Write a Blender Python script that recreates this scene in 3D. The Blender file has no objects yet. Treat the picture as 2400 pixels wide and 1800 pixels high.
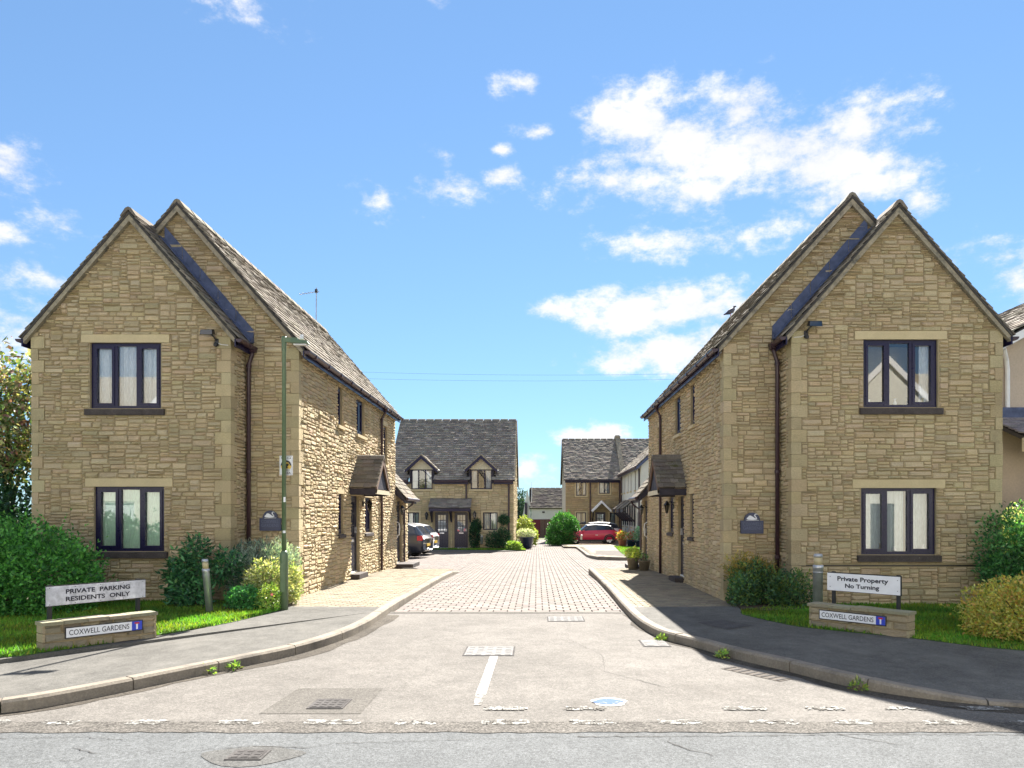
import bpy, math, random
import numpy as np
from mathutils import Vector, Matrix

scene = bpy.context.scene
col = scene.collection
R = random.Random(11)
rad = math.radians

# ------------------------------------------------------------------ camera
cam = bpy.data.cameras.new('camera')
cam_o = bpy.data.objects.new('camera', cam)
col.objects.link(cam_o)
cam_o.location = (0, 0, 1.5)
cam_o.rotation_euler = (math.pi / 2, 0, 0)
cam.sensor_width = 36
cam.lens = 26.1
cam.shift_x = -0.0242
cam.shift_y = 0.1283
cam.clip_start = 0.05
cam.clip_end = 3000
scene.camera = cam_o

# ------------------------------------------------------------------ sun and sky
SUN = Vector((0.26, 1.06, 1.0)).normalized()          # towards the sun
sun_d = bpy.data.lights.new('sun', 'SUN')
sun_d.energy = 3.2
sun_d.angle = rad(0.53)
sun_d.color = (1.0, 0.94, 0.85)
sun_o = bpy.data.objects.new('sun', sun_d)
col.objects.link(sun_o)
sun_o.location = (6, 60, 60)
sun_o.rotation_euler = (-SUN).to_track_quat('-Z', 'Y').to_euler()

scene.view_settings.view_transform = 'Standard'
scene.view_settings.look = 'None'
scene.view_settings.gamma = 1
scene.view_settings.use_curve_mapping = False
scene.view_settings.exposure = 2.66
scene.cycles.max_bounces = 8
scene.cycles.transparent_max_bounces = 12
scene.cycles.use_denoising = True

world = bpy.data.worlds.new('World')
scene.world = world
world.use_nodes = True


def build_world():
    nt = world.node_tree
    N, L = nt.nodes, nt.links
    bg = N['Background']
    sky = N.new('ShaderNodeTexSky')
    sky.sky_type = 'NISHITA'
    sky.sun_disc = False
    sky.sun_elevation = math.asin(SUN.z)
    sky.sun_rotation = math.atan2(SUN.x, SUN.y)
    sky.air_density = 1.0
    sky.dust_density = 0.0
    sky.ozone_density = 1.2
    sky.altitude = 100
    tc = N.new('ShaderNodeTexCoord')
    sep = N.new('ShaderNodeSeparateXYZ')
    L.new(tc.outputs['Generated'], sep.inputs[0])

    def m(op, a, b=None, c=None):
        n = N.new('ShaderNodeMath')
        n.operation = op
        for i, x in enumerate((a, b, c)):
            if x is None:
                continue
            if isinstance(x, (int, float)):
                n.inputs[i].default_value = x
            else:
                L.new(x, n.inputs[i])
        return n.outputs[0]
    az = m('ARCTAN2', sep.outputs[0], sep.outputs[1])
    el = m('ARCSINE', sep.outputs[2])
    P = N.new('ShaderNodeCombineXYZ')
    L.new(az, P.inputs[0])
    L.new(el, P.inputs[1])
    # fine billowing noise that warps and eats the cloud outlines
    n1 = N.new('ShaderNodeTexNoise')
    n1.inputs['Scale'].default_value = 9.0
    n1.inputs['Detail'].default_value = 9.0
    n1.inputs['Roughness'].default_value = 0.68
    mp = N.new('ShaderNodeMapping')
    mp.inputs['Scale'].default_value = (1.0, 1.0, 1.7)
    L.new(tc.outputs['Generated'], mp.inputs[0])
    L.new(mp.outputs[0], n1.inputs['Vector'])
    n2 = N.new('ShaderNodeTexNoise')
    n2.inputs['Scale'].default_value = 26.0
    n2.inputs['Detail'].default_value = 6.0
    n2.inputs['Roughness'].default_value = 0.6
    L.new(mp.outputs[0], n2.inputs['Vector'])

    def ae(px, py):
        u, v = (px - 1258) / 1740, (1208 - py) / 1740
        return math.atan(u), math.asin(v / math.sqrt(1 + u * u + v * v))
    # cumulus in the part of the sky that the photograph shows (az, el, radii, weight)
    blobs = []
    for px, py, rx, ry, w in [
            (1500, 290, 120, 70, 1), (1620, 330, 190, 80, 1), (1780, 330, 200, 110, 1), (1930, 390, 190, 80, 1),
            (2020, 300, 90, 60, .9), (1450, 420, 150, 60, .72), (1640, 455, 170, 50, .68), (1420, 270, 60, 45, .75),
            (1990, 440, 150, 50, .95), (1740, 260, 110, 55, 1), (1850, 340, 230, 90, 1), (1680, 370, 160, 60, .95), (2060, 385, 90, 40, .85), (1560, 350, 150, 55, .9),
            (1480, 740, 130, 60, 1), (1620, 720, 190, 50, 1), (1560, 830, 190, 50, 1), (1700, 800, 120, 60, .9),
            (1300, 730, 55, 24, .85), (1180, 415, 58, 22, .72), (1040, 425, 85, 38, .7), (1030, 362, 40, 16, .5),
            (10, 385, 85, 50, .9), (0, 540, 45, 28, .7), (50, 450, 45, 16, .5), (100, 650, 110, 40, .6),
            (1010, 0, 80, 16, .6), (560, 18, 70, 34, .3), (1225, 195, 45, 20, .5), (2000, 240, 110, 20, .5),
            (2300, 610, 200, 40, .5), (2150, 480, 40, 25, .7), (1260, 310, 45, 15, .55), (1180, 352, 30, 11, .5), (900, 470, 50, 20, .3),
            (2390, 660, 80, 60, .6), (1240, 1110, 60, 40, .7), (1390, 1025, 80, 26, .65), (1650, 560, 260, 30, .42),
            (60, 760, 120, 50, .5), (900, 460, 60, 30, .45), (150, 520, 60, 24, .4)]:
        a, e = ae(px, py)
        blobs.append((a, e, rx / 1740, ry / 1740, w))
    best = None
    for a, e, rx, ry, w in blobs:
        s = N.new('ShaderNodeVectorMath')
        s.operation = 'SUBTRACT'
        L.new(P.outputs[0], s.inputs[0])
        s.inputs[1].default_value = (a, e, 0)
        t = N.new('ShaderNodeVectorMath')
        t.operation = 'MULTIPLY'
        L.new(s.outputs[0], t.inputs[0])
        t.inputs[1].default_value = (1 / rx, 1 / ry, 0)
        q = N.new('ShaderNodeVectorMath')
        q.operation = 'LENGTH'
        L.new(t.outputs[0], q.inputs[0])
        f = m('SUBTRACT', w, m('MULTIPLY', q.outputs['Value'], w * .8))
        best = f if best is None else m('SMOOTH_MAX', best, f, .15)
    # unseen cumulus round the rest of the sky, thickened to light the shaded facades
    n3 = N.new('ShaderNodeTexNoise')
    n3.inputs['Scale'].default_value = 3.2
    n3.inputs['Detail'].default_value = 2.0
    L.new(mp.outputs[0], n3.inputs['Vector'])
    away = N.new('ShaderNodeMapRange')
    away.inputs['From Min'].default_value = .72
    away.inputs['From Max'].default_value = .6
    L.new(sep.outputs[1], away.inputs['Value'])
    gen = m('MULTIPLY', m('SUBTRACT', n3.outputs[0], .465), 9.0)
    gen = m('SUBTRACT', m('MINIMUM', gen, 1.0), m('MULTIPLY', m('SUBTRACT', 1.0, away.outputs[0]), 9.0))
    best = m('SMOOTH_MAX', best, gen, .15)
    nz = m('ADD', m('MULTIPLY', m('SUBTRACT', n1.outputs[0], .5), 2.7), m('MULTIPLY', m('SUBTRACT', n2.outputs[0], .5), 1.25))
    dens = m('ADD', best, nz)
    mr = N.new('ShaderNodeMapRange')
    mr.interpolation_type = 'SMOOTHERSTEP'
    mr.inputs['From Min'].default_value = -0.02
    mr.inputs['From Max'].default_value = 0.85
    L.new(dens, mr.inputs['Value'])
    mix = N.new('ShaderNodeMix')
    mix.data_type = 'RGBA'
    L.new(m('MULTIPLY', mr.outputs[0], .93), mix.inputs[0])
    gm = N.new('ShaderNodeGamma')
    gm.inputs[1].default_value = .66
    L.new(sky.outputs[0], gm.inputs[0])
    tn = N.new('ShaderNodeMix')
    tn.data_type = 'RGBA'
    tn.blend_type = 'MULTIPLY'
    tn.inputs[0].default_value = 1
    L.new(gm.outputs[0], tn.inputs[6])
    tn.inputs[7].default_value = (.23, .36, .495, 1)
    hs_ = N.new('ShaderNodeHueSaturation')
    hs_.inputs['Saturation'].default_value = .95
    L.new(tn.outputs[2], hs_.inputs['Color'])
    L.new(hs_.outputs[0], mix.inputs[6])
    cl = N.new('ShaderNodeMix')
    cl.data_type = 'RGBA'
    cm = N.new('ShaderNodeMapRange')
    cm.inputs['From Min'].default_value = .35
    cm.inputs['From Max'].default_value = .62
    L.new(n1.outputs[0], cm.inputs['Value'])
    L.new(cm.outputs[0], cl.inputs[0])
    cl.inputs[6].default_value = (1.5, 1.52, 1.62, 1)
    cl.inputs[7].default_value = (1.85, 1.81, 1.83, 1)
    L.new(cl.outputs[2], mix.inputs[7])
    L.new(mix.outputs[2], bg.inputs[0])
    bg.inputs[1].default_value = 0.1


build_world()

# ------------------------------------------------------------------ helpers
ORG = {}


class MB:
    """collects faces for one mesh object"""

    def __init__(s):
        s.v, s.f, s.c = [], [], []

    def add(s, vs, fs, c=(1, 1, 1)):
        b = len(s.v)
        s.v += [tuple(p) for p in vs]
        s.f += [tuple(i + b for i in f) for f in fs]
        s.c += [c] * len(vs)
        return s

    def box(s, x0, x1, y0, y1, z0, z1, c=(1, 1, 1)):
        return s.add([(x0, y0, z0), (x1, y0, z0), (x1, y1, z0), (x0, y1, z0),
                      (x0, y0, z1), (x1, y0, z1), (x1, y1, z1), (x0, y1, z1)], BOXF, c)

    def fbox(s, F, u0, u1, v0, v1, n0, n1, c=(1, 1, 1)):
        return s.add([F(u0, v0, n0), F(u1, v0, n0), F(u1, v1, n0), F(u0, v1, n0),
                      F(u0, v0, n1), F(u1, v0, n1), F(u1, v1, n1), F(u0, v1, n1)], BOXF, c)

    def prism(s, pts, off, c=(1, 1, 1)):
        n = len(pts)
        o = Vector(off)
        vs = [Vector(p) for p in pts] + [Vector(p) + o for p in pts]
        fs = [tuple(range(n))[::-1], tuple(range(n, 2 * n))] + [(i, (i + 1) % n, (i + 1) % n + n, i + n) for i in range(n)]
        return s.add(vs, fs, c)

    def tube(s, path, r, n=8, c=(1, 1, 1), cap=True):
        P = [Vector(p) for p in path]
        rs = r if isinstance(r, (list, tuple)) else [r] * len(P)
        rings = []
        for i, p in enumerate(P):
            d = (P[min(i + 1, len(P) - 1)] - P[max(i - 1, 0)]).normalized()
            a = d.cross(Vector((0, 0, 1)) if abs(d.z) < .9 else Vector((0, 1, 0))).normalized()
            b = d.cross(a)
            rings.append([p + (a * math.cos(2 * math.pi * k / n) + b * math.sin(2 * math.pi * k / n)) * rs[i] for k in range(n)])
        vs = [q for g in rings for q in g]
        fs = [(i * n + k, i * n + (k + 1) % n, (i + 1) * n + (k + 1) % n, (i + 1) * n + k)
              for i in range(len(P) - 1) for k in range(n)]
        if cap:
            fs += [tuple(range(n))[::-1], tuple(range((len(P) - 1) * n, len(P) * n))]
        return s.add(vs, fs, c)

    def lathe(s, prof, o=(0, 0, 0), n=16, c=(1, 1, 1), axis='z'):
        vs = []
        for r, h in prof:
            for k in range(n):
                a = 2 * math.pi * k / n
                x, y, z = r * math.cos(a), r * math.sin(a), h
                if axis == 'y':
                    x, y, z = x, h, z * 0 + r * math.sin(a)
                vs.append((x + o[0], y + o[1], z + o[2]))
        m_ = len(prof)
        fs = [(i * n + k, i * n + (k + 1) % n, (i + 1) * n + (k + 1) % n, (i + 1) * n + k) for i in range(m_ - 1) for k in range(n)]
        fs += [tuple(range(n))[::-1], tuple(range((m_ - 1) * n, m_ * n))]
        return s.add(vs, fs, c)


BOXF = [(0, 3, 2, 1), (4, 5, 6, 7), (0, 1, 5, 4), (1, 2, 6, 5), (2, 3, 7, 6), (3, 0, 4, 7)]


def link(name, data, parent=None):
    o = bpy.data.objects.new(name, data)
    col.objects.link(o)
    if parent is not None:
        o.parent = parent
    return o


def tag(o, label=None, cat=None, group=None, kind=None):
    for k, v in (('label', label), ('category', cat), ('group', group), ('kind', kind)):
        if v:
            o[k] = v
    return o


def thing(name, label, cat, loc=(0, 0, 0), group=None):
    o = link(name, None)
    o.location = loc
    o.empty_display_size = .2
    ORG[o] = Vector(loc)
    return tag(o, label, cat, group)


def mk(name, mb, mat, parent=None, smooth=False, own_origin=False):
    me = bpy.data.meshes.new(name)
    org = ORG.get(parent, Vector((0, 0, 0))) if parent is not None else Vector((0, 0, 0))
    vs = np.array(mb.v, dtype=np.float64).reshape(-1, 3) - np.array(org)
    loc = np.zeros(3)
    if own_origin and len(vs):
        loc = (vs.min(0) + vs.max(0)) / 2
        if parent is None:
            loc[2] = vs[:, 2].min()
        vs = vs - loc
    me.from_pydata(vs.tolist(), [], mb.f)
    a = me.color_attributes.new('Col', 'FLOAT_COLOR', 'POINT')
    cc = np.ones((len(mb.v), 4), dtype=np.float32)
    cc[:, :3] = np.array(mb.c, dtype=np.float32).reshape(-1, 3)
    a.data.foreach_set('color', cc.ravel())
    if smooth:
        me.polygons.foreach_set('use_smooth', [True] * len(me.polygons))
    me.materials.append(mat)
    o = link(name, me, parent)
    o.location = loc
    ORG[o] = Vector(org) + Vector(loc)
    return o


def flush(pieces, name, stuff_name, mat, parent, n=300, smooth=False):
    """pieces: (score, verts, faces, colour). The n that show largest become objects, the rest one stuff part."""
    pieces = sorted(pieces, key=lambda p: -p[0])
    for p in pieces[:n]:
        mk(name, MB().add(p[1], p[2], p[3]), mat, parent, smooth, own_origin=True)
    if len(pieces) > n:
        mb = MB()
        for p in pieces[n:]:
            mb.add(p[1], p[2], p[3])
        tag(mk(stuff_name, mb, mat, parent, smooth), kind='stuff')


def struct(name, mb, mat, parent=None):
    o = mk(name, mb, mat, parent)
    if parent is None:
        o['kind'] = 'structure'
    return o


# ------------------------------------------------------------------ materials
def newmat(name):
    m = bpy.data.materials.new(name)
    m.use_nodes = True
    return m, m.node_tree.nodes, m.node_tree.links, m.node_tree.nodes['Principled BSDF']


def noise_node(N, L, scale, detail=4, rough=.55, coord='Object', stretch=None):
    tc = N.new('ShaderNodeTexCoord')
    n = N.new('ShaderNodeTexNoise')
    n.inputs['Scale'].default_value = scale
    n.inputs['Detail'].default_value = detail
    n.inputs['Roughness'].default_value = rough
    src = tc.outputs[coord]
    if stretch:
        mp = N.new('ShaderNodeMapping')
        mp.inputs['Scale'].default_value = stretch
        L.new(src, mp.inputs[0])
        src = mp.outputs[0]
    L.new(src, n.inputs['Vector'])
    return n


def world_noise(N, L, scale, detail=4, rough=.55, stretch=None):
    g = N.new('ShaderNodeNewGeometry')
    n = N.new('ShaderNodeTexNoise')
    n.inputs['Scale'].default_value = scale
    n.inputs['Detail'].default_value = detail
    n.inputs['Roughness'].default_value = rough
    src = g.outputs['Position']
    if stretch:
        mp = N.new('ShaderNodeMapping')
        mp.inputs['Scale'].default_value = stretch
        L.new(src, mp.inputs[0])
        src = mp.outputs[0]
    L.new(src, n.inputs['Vector'])
    return n


def ramp(N, L, src, stops):
    r = N.new('ShaderNodeValToRGB')
    e = r.color_ramp.elements
    while len(e) < len(stops):
        e.new(.5)
    for i, (p, c) in enumerate(stops):
        e[i].position = p
        e[i].color = (c[0], c[1], c[2], 1) if not isinstance(c, (int, float)) else (c, c, c, 1)
    L.new(src, r.inputs[0])
    return r


def mul(N, L, a, b, fac=1.0, mode='MULTIPLY'):
    x = N.new('ShaderNodeMix')
    x.data_type = 'RGBA'
    x.blend_type = mode
    x.inputs[0].default_value = fac
    for i, s in ((6, a), (7, b)):
        if isinstance(s, tuple):
            x.inputs[i].default_value = (*s, 1)
        else:
            L.new(s, x.inputs[i])
    return x


def bump(N, L, bsdf, h, strength=.5, dist=.01):
    b = N.new('ShaderNodeBump')
    b.inputs['Strength'].default_value = strength
    b.inputs['Distance'].default_value = dist
    L.new(h, b.inputs['Height'])
    L.new(b.outputs[0], bsdf.inputs['Normal'])


def rough_mat(name, color, var=.25, scale=6, rough=.85, attr=False, fine=60, bstr=.4, bdist=.008, stain=None, spec=.3, ulev=None):
    """weathered mineral surface: base colour (or the Col attribute) broken up by large and fine noise"""
    m, N, L, B = newmat(name)
    n1 = world_noise(N, L, scale, 5, .6)
    n2 = world_noise(N, L, fine, 4, .65, ulev)
    r1 = ramp(N, L, n1.outputs[0], [(.25, 1 - var), (.75, 1 + var * .6)])
    r2 = ramp(N, L, n2.outputs[0], [(.3, 1 - var * .9), (.7, 1 + var * .55)])
    c = mul(N, L, r1.outputs[0], r2.outputs[0])
    if attr:
        at = N.new('ShaderNodeAttribute')
        at.attribute_name = 'Col'
        c2 = mul(N, L, at.outputs['Color'], c.outputs[2])
        c2 = mul(N, L, c2.outputs[2], color)
    else:
        c2 = mul(N, L, c.outputs[2], color)
    if stain:
        n3 = world_noise(N, L, stain[0], 6, .65)
        k = ramp(N, L, n3.outputs[0], [(stain[1], 0.0), (stain[2], 1.0)])
        x = N.new('ShaderNodeMix')
        x.data_type = 'RGBA'
        L.new(k.outputs[0], x.inputs[0])
        L.new(c2.outputs[2], x.inputs[6])
        x.inputs[7].default_value = (*stain[3], 1)
        c2 = x
    L.new(c2.outputs[2], B.inputs['Base Color'])
    B.inputs['Roughness'].default_value = rough
    B.inputs['Specular IOR Level'].default_value = spec
    bump(N, L, B, n2.outputs[0], bstr, bdist)
    return m


def plain(name, color, rough=.5, metal=0., spec=.5, var=.12, scale=9):
    m, N, L, B = newmat(name)
    n1 = world_noise(N, L, scale, 4, .6)
    r = ramp(N, L, n1.outputs[0], [(.3, 1 - var), (.7, 1 + var * .5)])
    c = mul(N, L, r.outputs[0], color)
    L.new(c.outputs[2], B.inputs['Base Color'])
    rr = ramp(N, L, n1.outputs[0], [(.3, min(1, rough * 1.15)), (.7, rough * .85)])
    L.new(rr.outputs[0], B.inputs['Roughness'])
    B.inputs['Metallic'].default_value = metal
    B.inputs['Specular IOR Level'].default_value = spec
    return m


def leaf_mat(name, trans=.35, rough=.45):
    m, N, L, B = newmat(name)
    at = N.new('ShaderNodeAttribute')
    at.attribute_name = 'Col'
    L.new(at.outputs['Color'], B.inputs['Base Color'])
    B.inputs['Roughness'].default_value = rough
    B.inputs['Specular IOR Level'].default_value = .35
    t = N.new('ShaderNodeBsdfTranslucent')
    c = mul(N, L, at.outputs['Color'], (1.25, 1.3, .55))
    L.new(c.outputs[2], t.inputs[0])
    mx = N.new('ShaderNodeMixShader')
    mx.inputs[0].default_value = trans
    L.new(B.outputs[0], mx.inputs[1])
    L.new(t.outputs[0], mx.inputs[2])
    L.new(mx.outputs[0], N['Material Output'].inputs[0])
    return m


def glass_mat(name, tint=(.93, .96, .96), refl=.1):
    m, N, L, B = newmat(name)
    tr = N.new('ShaderNodeBsdfTransparent')
    tr.inputs[0].default_value = (*tint, 1)
    gl = N.new('ShaderNodeBsdfGlossy')
    gl.inputs['Roughness'].default_value = .01
    lw = N.new('ShaderNodeFresnel')
    lw.inputs[0].default_value = 1.6
    ad = N.new('ShaderNodeMath')
    ad.operation = 'ADD'
    ad.use_clamp = True
    L.new(lw.outputs[0], ad.inputs[0])
    ad.inputs[1].default_value = refl
    mx = N.new('ShaderNodeMixShader')
    L.new(ad.outputs[0], mx.inputs[0])
    L.new(tr.outputs[0], mx.inputs[1])
    L.new(gl.outputs[0], mx.inputs[2])
    L.new(mx.outputs[0], N['Material Output'].inputs[0])
    return m


def cloth_mat(name, color, trans=.3):
    m, N, L, B = newmat(name)
    n = world_noise(N, L, 40, 3, .6, (3, 3, .3))
    r = ramp(N, L, n.outputs[0], [(.3, .75), (.7, 1.1)])
    c = mul(N, L, r.outputs[0], color)
    L.new(c.outputs[2], B.inputs['Base Color'])
    B.inputs['Roughness'].default_value = .9
    return m


def asphalt_mat(name, color, agg=.35, patch=.12, scale=170, stain=(.9, .56, .72, (.15, .135, .12)), stainf=.5):
    m, N, L, B = newmat(name)
    g = N.new('ShaderNodeNewGeometry')
    v = N.new('ShaderNodeTexVoronoi')
    v.inputs['Scale'].default_value = scale
    L.new(g.outputs['Position'], v.inputs['Vector'])
    n0 = world_noise(N, L, .7, 6, .65)
    n1 = world_noise(N, L, 5, 6, .7)
    n2 = world_noise(N, L, 45, 5, .75)
    r0 = ramp(N, L, n0.outputs[0], [(.3, 1 - patch), (.7, 1 + patch)])
    r1 = ramp(N, L, n1.outputs[0], [(.3, 1 - patch * 1.1), (.72, 1 + patch * .9)])
    r2 = ramp(N, L, n2.outputs[0], [(.32, 1 - agg), (.68, 1 + agg * .7)])
    sc_ = N.new('ShaderNodeSeparateColor')
    L.new(v.outputs['Color'], sc_.inputs[0])
    r3 = ramp(N, L, sc_.outputs[0], [(.0, 1 - agg * .9), (.5, 1.0), (1.0, 1 + agg * .9)])
    c = mul(N, L, r0.outputs[0], r1.outputs[0])
    c = mul(N, L, c.outputs[2], r2.outputs[0])
    c = mul(N, L, c.outputs[2], r3.outputs[0])
    c = mul(N, L, c.outputs[2], color)
    n3 = world_noise(N, L, stain[0], 7, .7, (1, .5, 1))
    k = ramp(N, L, n3.outputs[0], [(stain[1], 0.0), (stain[2], stainf)])
    x = N.new('ShaderNodeMix')
    x.data_type = 'RGBA'
    L.new(k.outputs[0], x.inputs[0])
    L.new(c.outputs[2], x.inputs[6])
    x.inputs[7].default_value = (*stain[3], 1)
    L.new(x.outputs[2], B.inputs['Base Color'])
    B.inputs['Roughness'].default_value = .9
    B.inputs['Specular IOR Level'].default_value = .12
    bump(N, L, B, n2.outputs[0], .6, .006)
    return m


def paint_mat(name, color, under, wear=(.47, .56), scale=11):
    """road paint worn through to the asphalt"""
    m, N, L, B = newmat(name)
    n = world_noise(N, L, scale, 7, .75)
    k = ramp(N, L, n.outputs[0], [(wear[0], 1.0), (wear[1], 0.0)])
    x = N.new('ShaderNodeMix')
    x.data_type = 'RGBA'
    L.new(k.outputs[0], x.inputs[0])
    x.inputs[6].default_value = (*under, 1)
    x.inputs[7].default_value = (*color, 1)
    L.new(x.outputs[2], B.inputs['Base Color'])
    B.inputs['Roughness'].default_value = .95
    B.inputs['Specular IOR Level'].default_value = .05
    return m


M = {}
M['stone'] = rough_mat('stone', (1, 1, 1), .18, 1.3, .9, attr=True, fine=34, bstr=1.0, bdist=.028, ulev=(1, 1, 2.6), stain=(1.6, .56, .86, (.33, .275, .175)))
M['mortar'] = rough_mat('mortar', (.36, .29, .175), .2, 3, .95, fine=70)
M['far_stone'] = rough_mat('far_stone', (1, 1, 1), .22, 1.5, .9, attr=True, fine=14, bstr=.5, bdist=.02)
M['lintel'] = rough_mat('lintel_stone', (.56, .46, .275), .12, 4, .85, fine=80, bstr=.15)
M['sill'] = rough_mat('dark_sill', (.075, .062, .058), .35, 8, .8, fine=60, stain=(30, .66, .74, (.4, .38, .33)))
M['tile'] = rough_mat('stone_tile', (1, 1, 1), .25, 3, .9, attr=True, fine=30, bstr=.6, bdist=.012,
                      stain=(9, .62, .8, (.24, .22, .17)), spec=.08)
M['old_tile'] = rough_mat('mossy_tile', (1, 1, 1), .3, 2, .92, attr=True, fine=18, bstr=.6, bdist=.012,
                          stain=(4, .58, .64, (.11, .11, .05)))
M['verge'] = rough_mat('verge_stone', (.33, .285, .205), .32, 5, .9, fine=30, bstr=.6, stain=(6, .52, .7, (.10, .095, .08)))
M['deck'] = plain('roof_deck', (.05, .045, .04), .9)
M['lead'] = plain('lead', (.085, .108, .19), .7, .1, .5, .35, 7)
M['pipe'] = plain('brown_plastic', (.05, .026, .034), .35, 0, .5, .15)
M['frame'] = plain('dark_window_frame', (.013, .011, .046), .3, 0, .3, .2, 20)
M['navy'] = plain('dark_door', (.016, .016, .04), .3, 0, .5, .2, 20)
M['timber'] = plain('dark_timber', (.03, .026, .04), .6, 0, .4, .3)
M['glass'] = glass_mat('window_glass')
M['dglass'] = glass_mat('dark_glass', (.25, .28, .3), .1)
M['net'] = cloth_mat('net_curtain', (.85, .87, .9))
M['blind'] = cloth_mat('green_blind', (.62, .84, .7))
M['lace'] = cloth_mat('lace_curtain', (.66, .72, .72))
M['room'] = plain('room_dark', (.05, .05, .055), .9)
M['white'] = plain('white_gloss', (.78, .78, .78), .4, 0, .5, .06)
M['cream'] = plain('cream_paint', (.62, .56, .4), .6, 0, .4, .1)
M['render'] = rough_mat('white_render', (.66, .65, .58), .1, 1.2, .9, fine=25, bstr=.2)
M['beige'] = rough_mat('beige_render', (.56, .46, .36), .12, 1.5, .9, fine=25, bstr=.2)
M['kerb'] = rough_mat('kerb_concrete', (.24, .21, .17), .25, 3, .9, fine=50, bstr=.5, stain=(2.2, .55, .75, (.1, .09, .08)))
M['road'] = asphalt_mat('side_road_asphalt', (.158, .148, .136), .32, .16, stain=(.9, .55, .72, (.085, .077, .068)))
M['main'] = asphalt_mat('main_road_asphalt', (.118, .124, .128), .36, .1, stain=(.9, .56, .72, (.085, .085, .085)), stainf=.2)
M['strip'] = asphalt_mat('worn_strip', (.115, .107, .097), .55, .2, 90)
M['foot'] = asphalt_mat('footway_asphalt', (.12, .116, .107), .28, .2, 200, (1.3, .5, .72, (.19, .182, .165)), .55)
M['patch'] = asphalt_mat('road_patch', (.122, .114, .103), .35, .12)
M['mpatch'] = asphalt_mat('main_road_patch', (.103, .103, .1), .35, .12)
M['gutter_dirt'] = asphalt_mat('gutter_dirt', (.08, .07, .058), .5, .3)
M['block'] = rough_mat('paving_block', (1, 1, 1), .12, 2, .9, attr=True, fine=60, bstr=.4)
M['joint'] = rough_mat('paving_joint', (.1, .085, .072), .3, 5, .95, fine=40)
M['soil'] = rough_mat('soil', (.07, .052, .035), .35, 4, .95, fine=30)
M['ground'] = rough_mat('ground', (.1, .11, .05), .3, .4, .95, fine=6)
M['turf'] = rough_mat('turf', (.055, .105, .02), .35, 2.5, .95, fine=60, bstr=.6)
M['leaf'] = leaf_mat('leaf')
M['grass'] = leaf_mat('grass_blade', .4, .6)
M['bark'] = rough_mat('bark', (.09, .07, .05), .35, 8, .95, fine=40, bstr=.8)
M['iron'] = rough_mat('cast_iron', (.105, .1, .098), .3, 6, .95, fine=60, bstr=.5, spec=.03)
M['iron_pale'] = rough_mat('recessed_cover', (.25, .245, .24), .3, 9, .95, fine=80, bstr=.5, spec=.03)
M['black'] = plain('black_plastic', (.012, .012, .014), .4)
M['letter'] = plain('letter_paint', (.008, .008, .02), .5)
M['signw'] = plain('sign_white', (.78, .79, .82), .35, 0, .5, .06)
M['signold'] = rough_mat('weathered_sign', (.56, .57, .62), .3, 5, .5, fine=18, bstr=.05, stain=(4, .55, .7, (.8, .8, .84)))
M['blue'] = plain('sign_blue', (.03, .06, .52), .4)
M['red'] = plain('sign_red', (.5, .02, .03), .4)
M['slate'] = plain('slate_plaque', (.028, .036, .085), .45, 0, .5, .2, 30)
M['slate_letter'] = plain('plaque_letter', (.085, .105, .19), .45)
M['swan'] = plain('swan_white', (.75, .76, .8), .5)
M['galv'] = plain('galvanised', (.5, .51, .53), .38, .7, .5, .25, 6)
M['amber'] = plain('aged_lens', (.5, .42, .24), .3)
M['green'] = plain('lamp_green', (.105, .16, .085), .4, 0, .5, .15)
M['paint'] = paint_mat('road_paint', (.44, .44, .42), (.14, .132, .12), (.42, .52))
M['paint_ok'] = paint_mat('stem_paint', (.48, .48, .46), (.14, .132, .12), (.52, .6), 6)
M['bluepaint'] = paint_mat('blue_paint', (.1, .15, .32), (.28, .27, .26), (.56, .62), 14)
M['crack'] = plain('crack', (.03, .027, .025), .95)
M['tyre'] = plain('tyre', (.02, .02, .022), .8)
M['alloy'] = plain('alloy', (.6, .6, .62), .3, .8)
M['terracotta'] = plain('terracotta', (.3, .12, .07), .8)
M['stonepot'] = rough_mat('stone_pot', (.2, .175, .13), .25, 8, .9, fine=40)
M['bluepot'] = plain('blue_glazed_pot', (.03, .045, .09), .25)
M['redwood'] = plain('maroon_boards', (.16, .018, .03), .6, 0, .4, .25)
M['wood'] = rough_mat('fence_wood', (.17, .11, .08), .3, 5, .9, fine=40)
M['yellow'] = plain('sign_yellow', (.75, .5, .06), .5)
M['taillight'] = plain('tail_light', (.55, .02, .03), .2)
M['lens'] = plain('clear_lens', (.75, .75, .75), .15)


def car_paint(name, c):
    m, N, L, B = newmat(name)
    B.inputs['Base Color'].default_value = (*c, 1)
    B.inputs['Roughness'].default_value = .3
    B.inputs['Coat Weight'].default_value = .35
    B.inputs['Coat Roughness'].default_value = .05
    return m


STONE_COLS = [(0.590, 0.475, 0.284), (0.620, 0.495, 0.305), (0.570, 0.460, 0.273), (0.610, 0.500, 0.321), (0.610, 0.475, 0.300),
              (0.640, 0.525, 0.337), (0.540, 0.440, 0.273), (0.590, 0.480, 0.294), (0.630, 0.510, 0.316), (0.510, 0.425, 0.268), (0.600, 0.465, 0.305)]


def vary(c, a=.1):
    k = 1 + R.uniform(-a, a)
    return tuple(max(0, x * k * (1 + R.uniform(-a * .3, a * .3))) for x in c)


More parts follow.
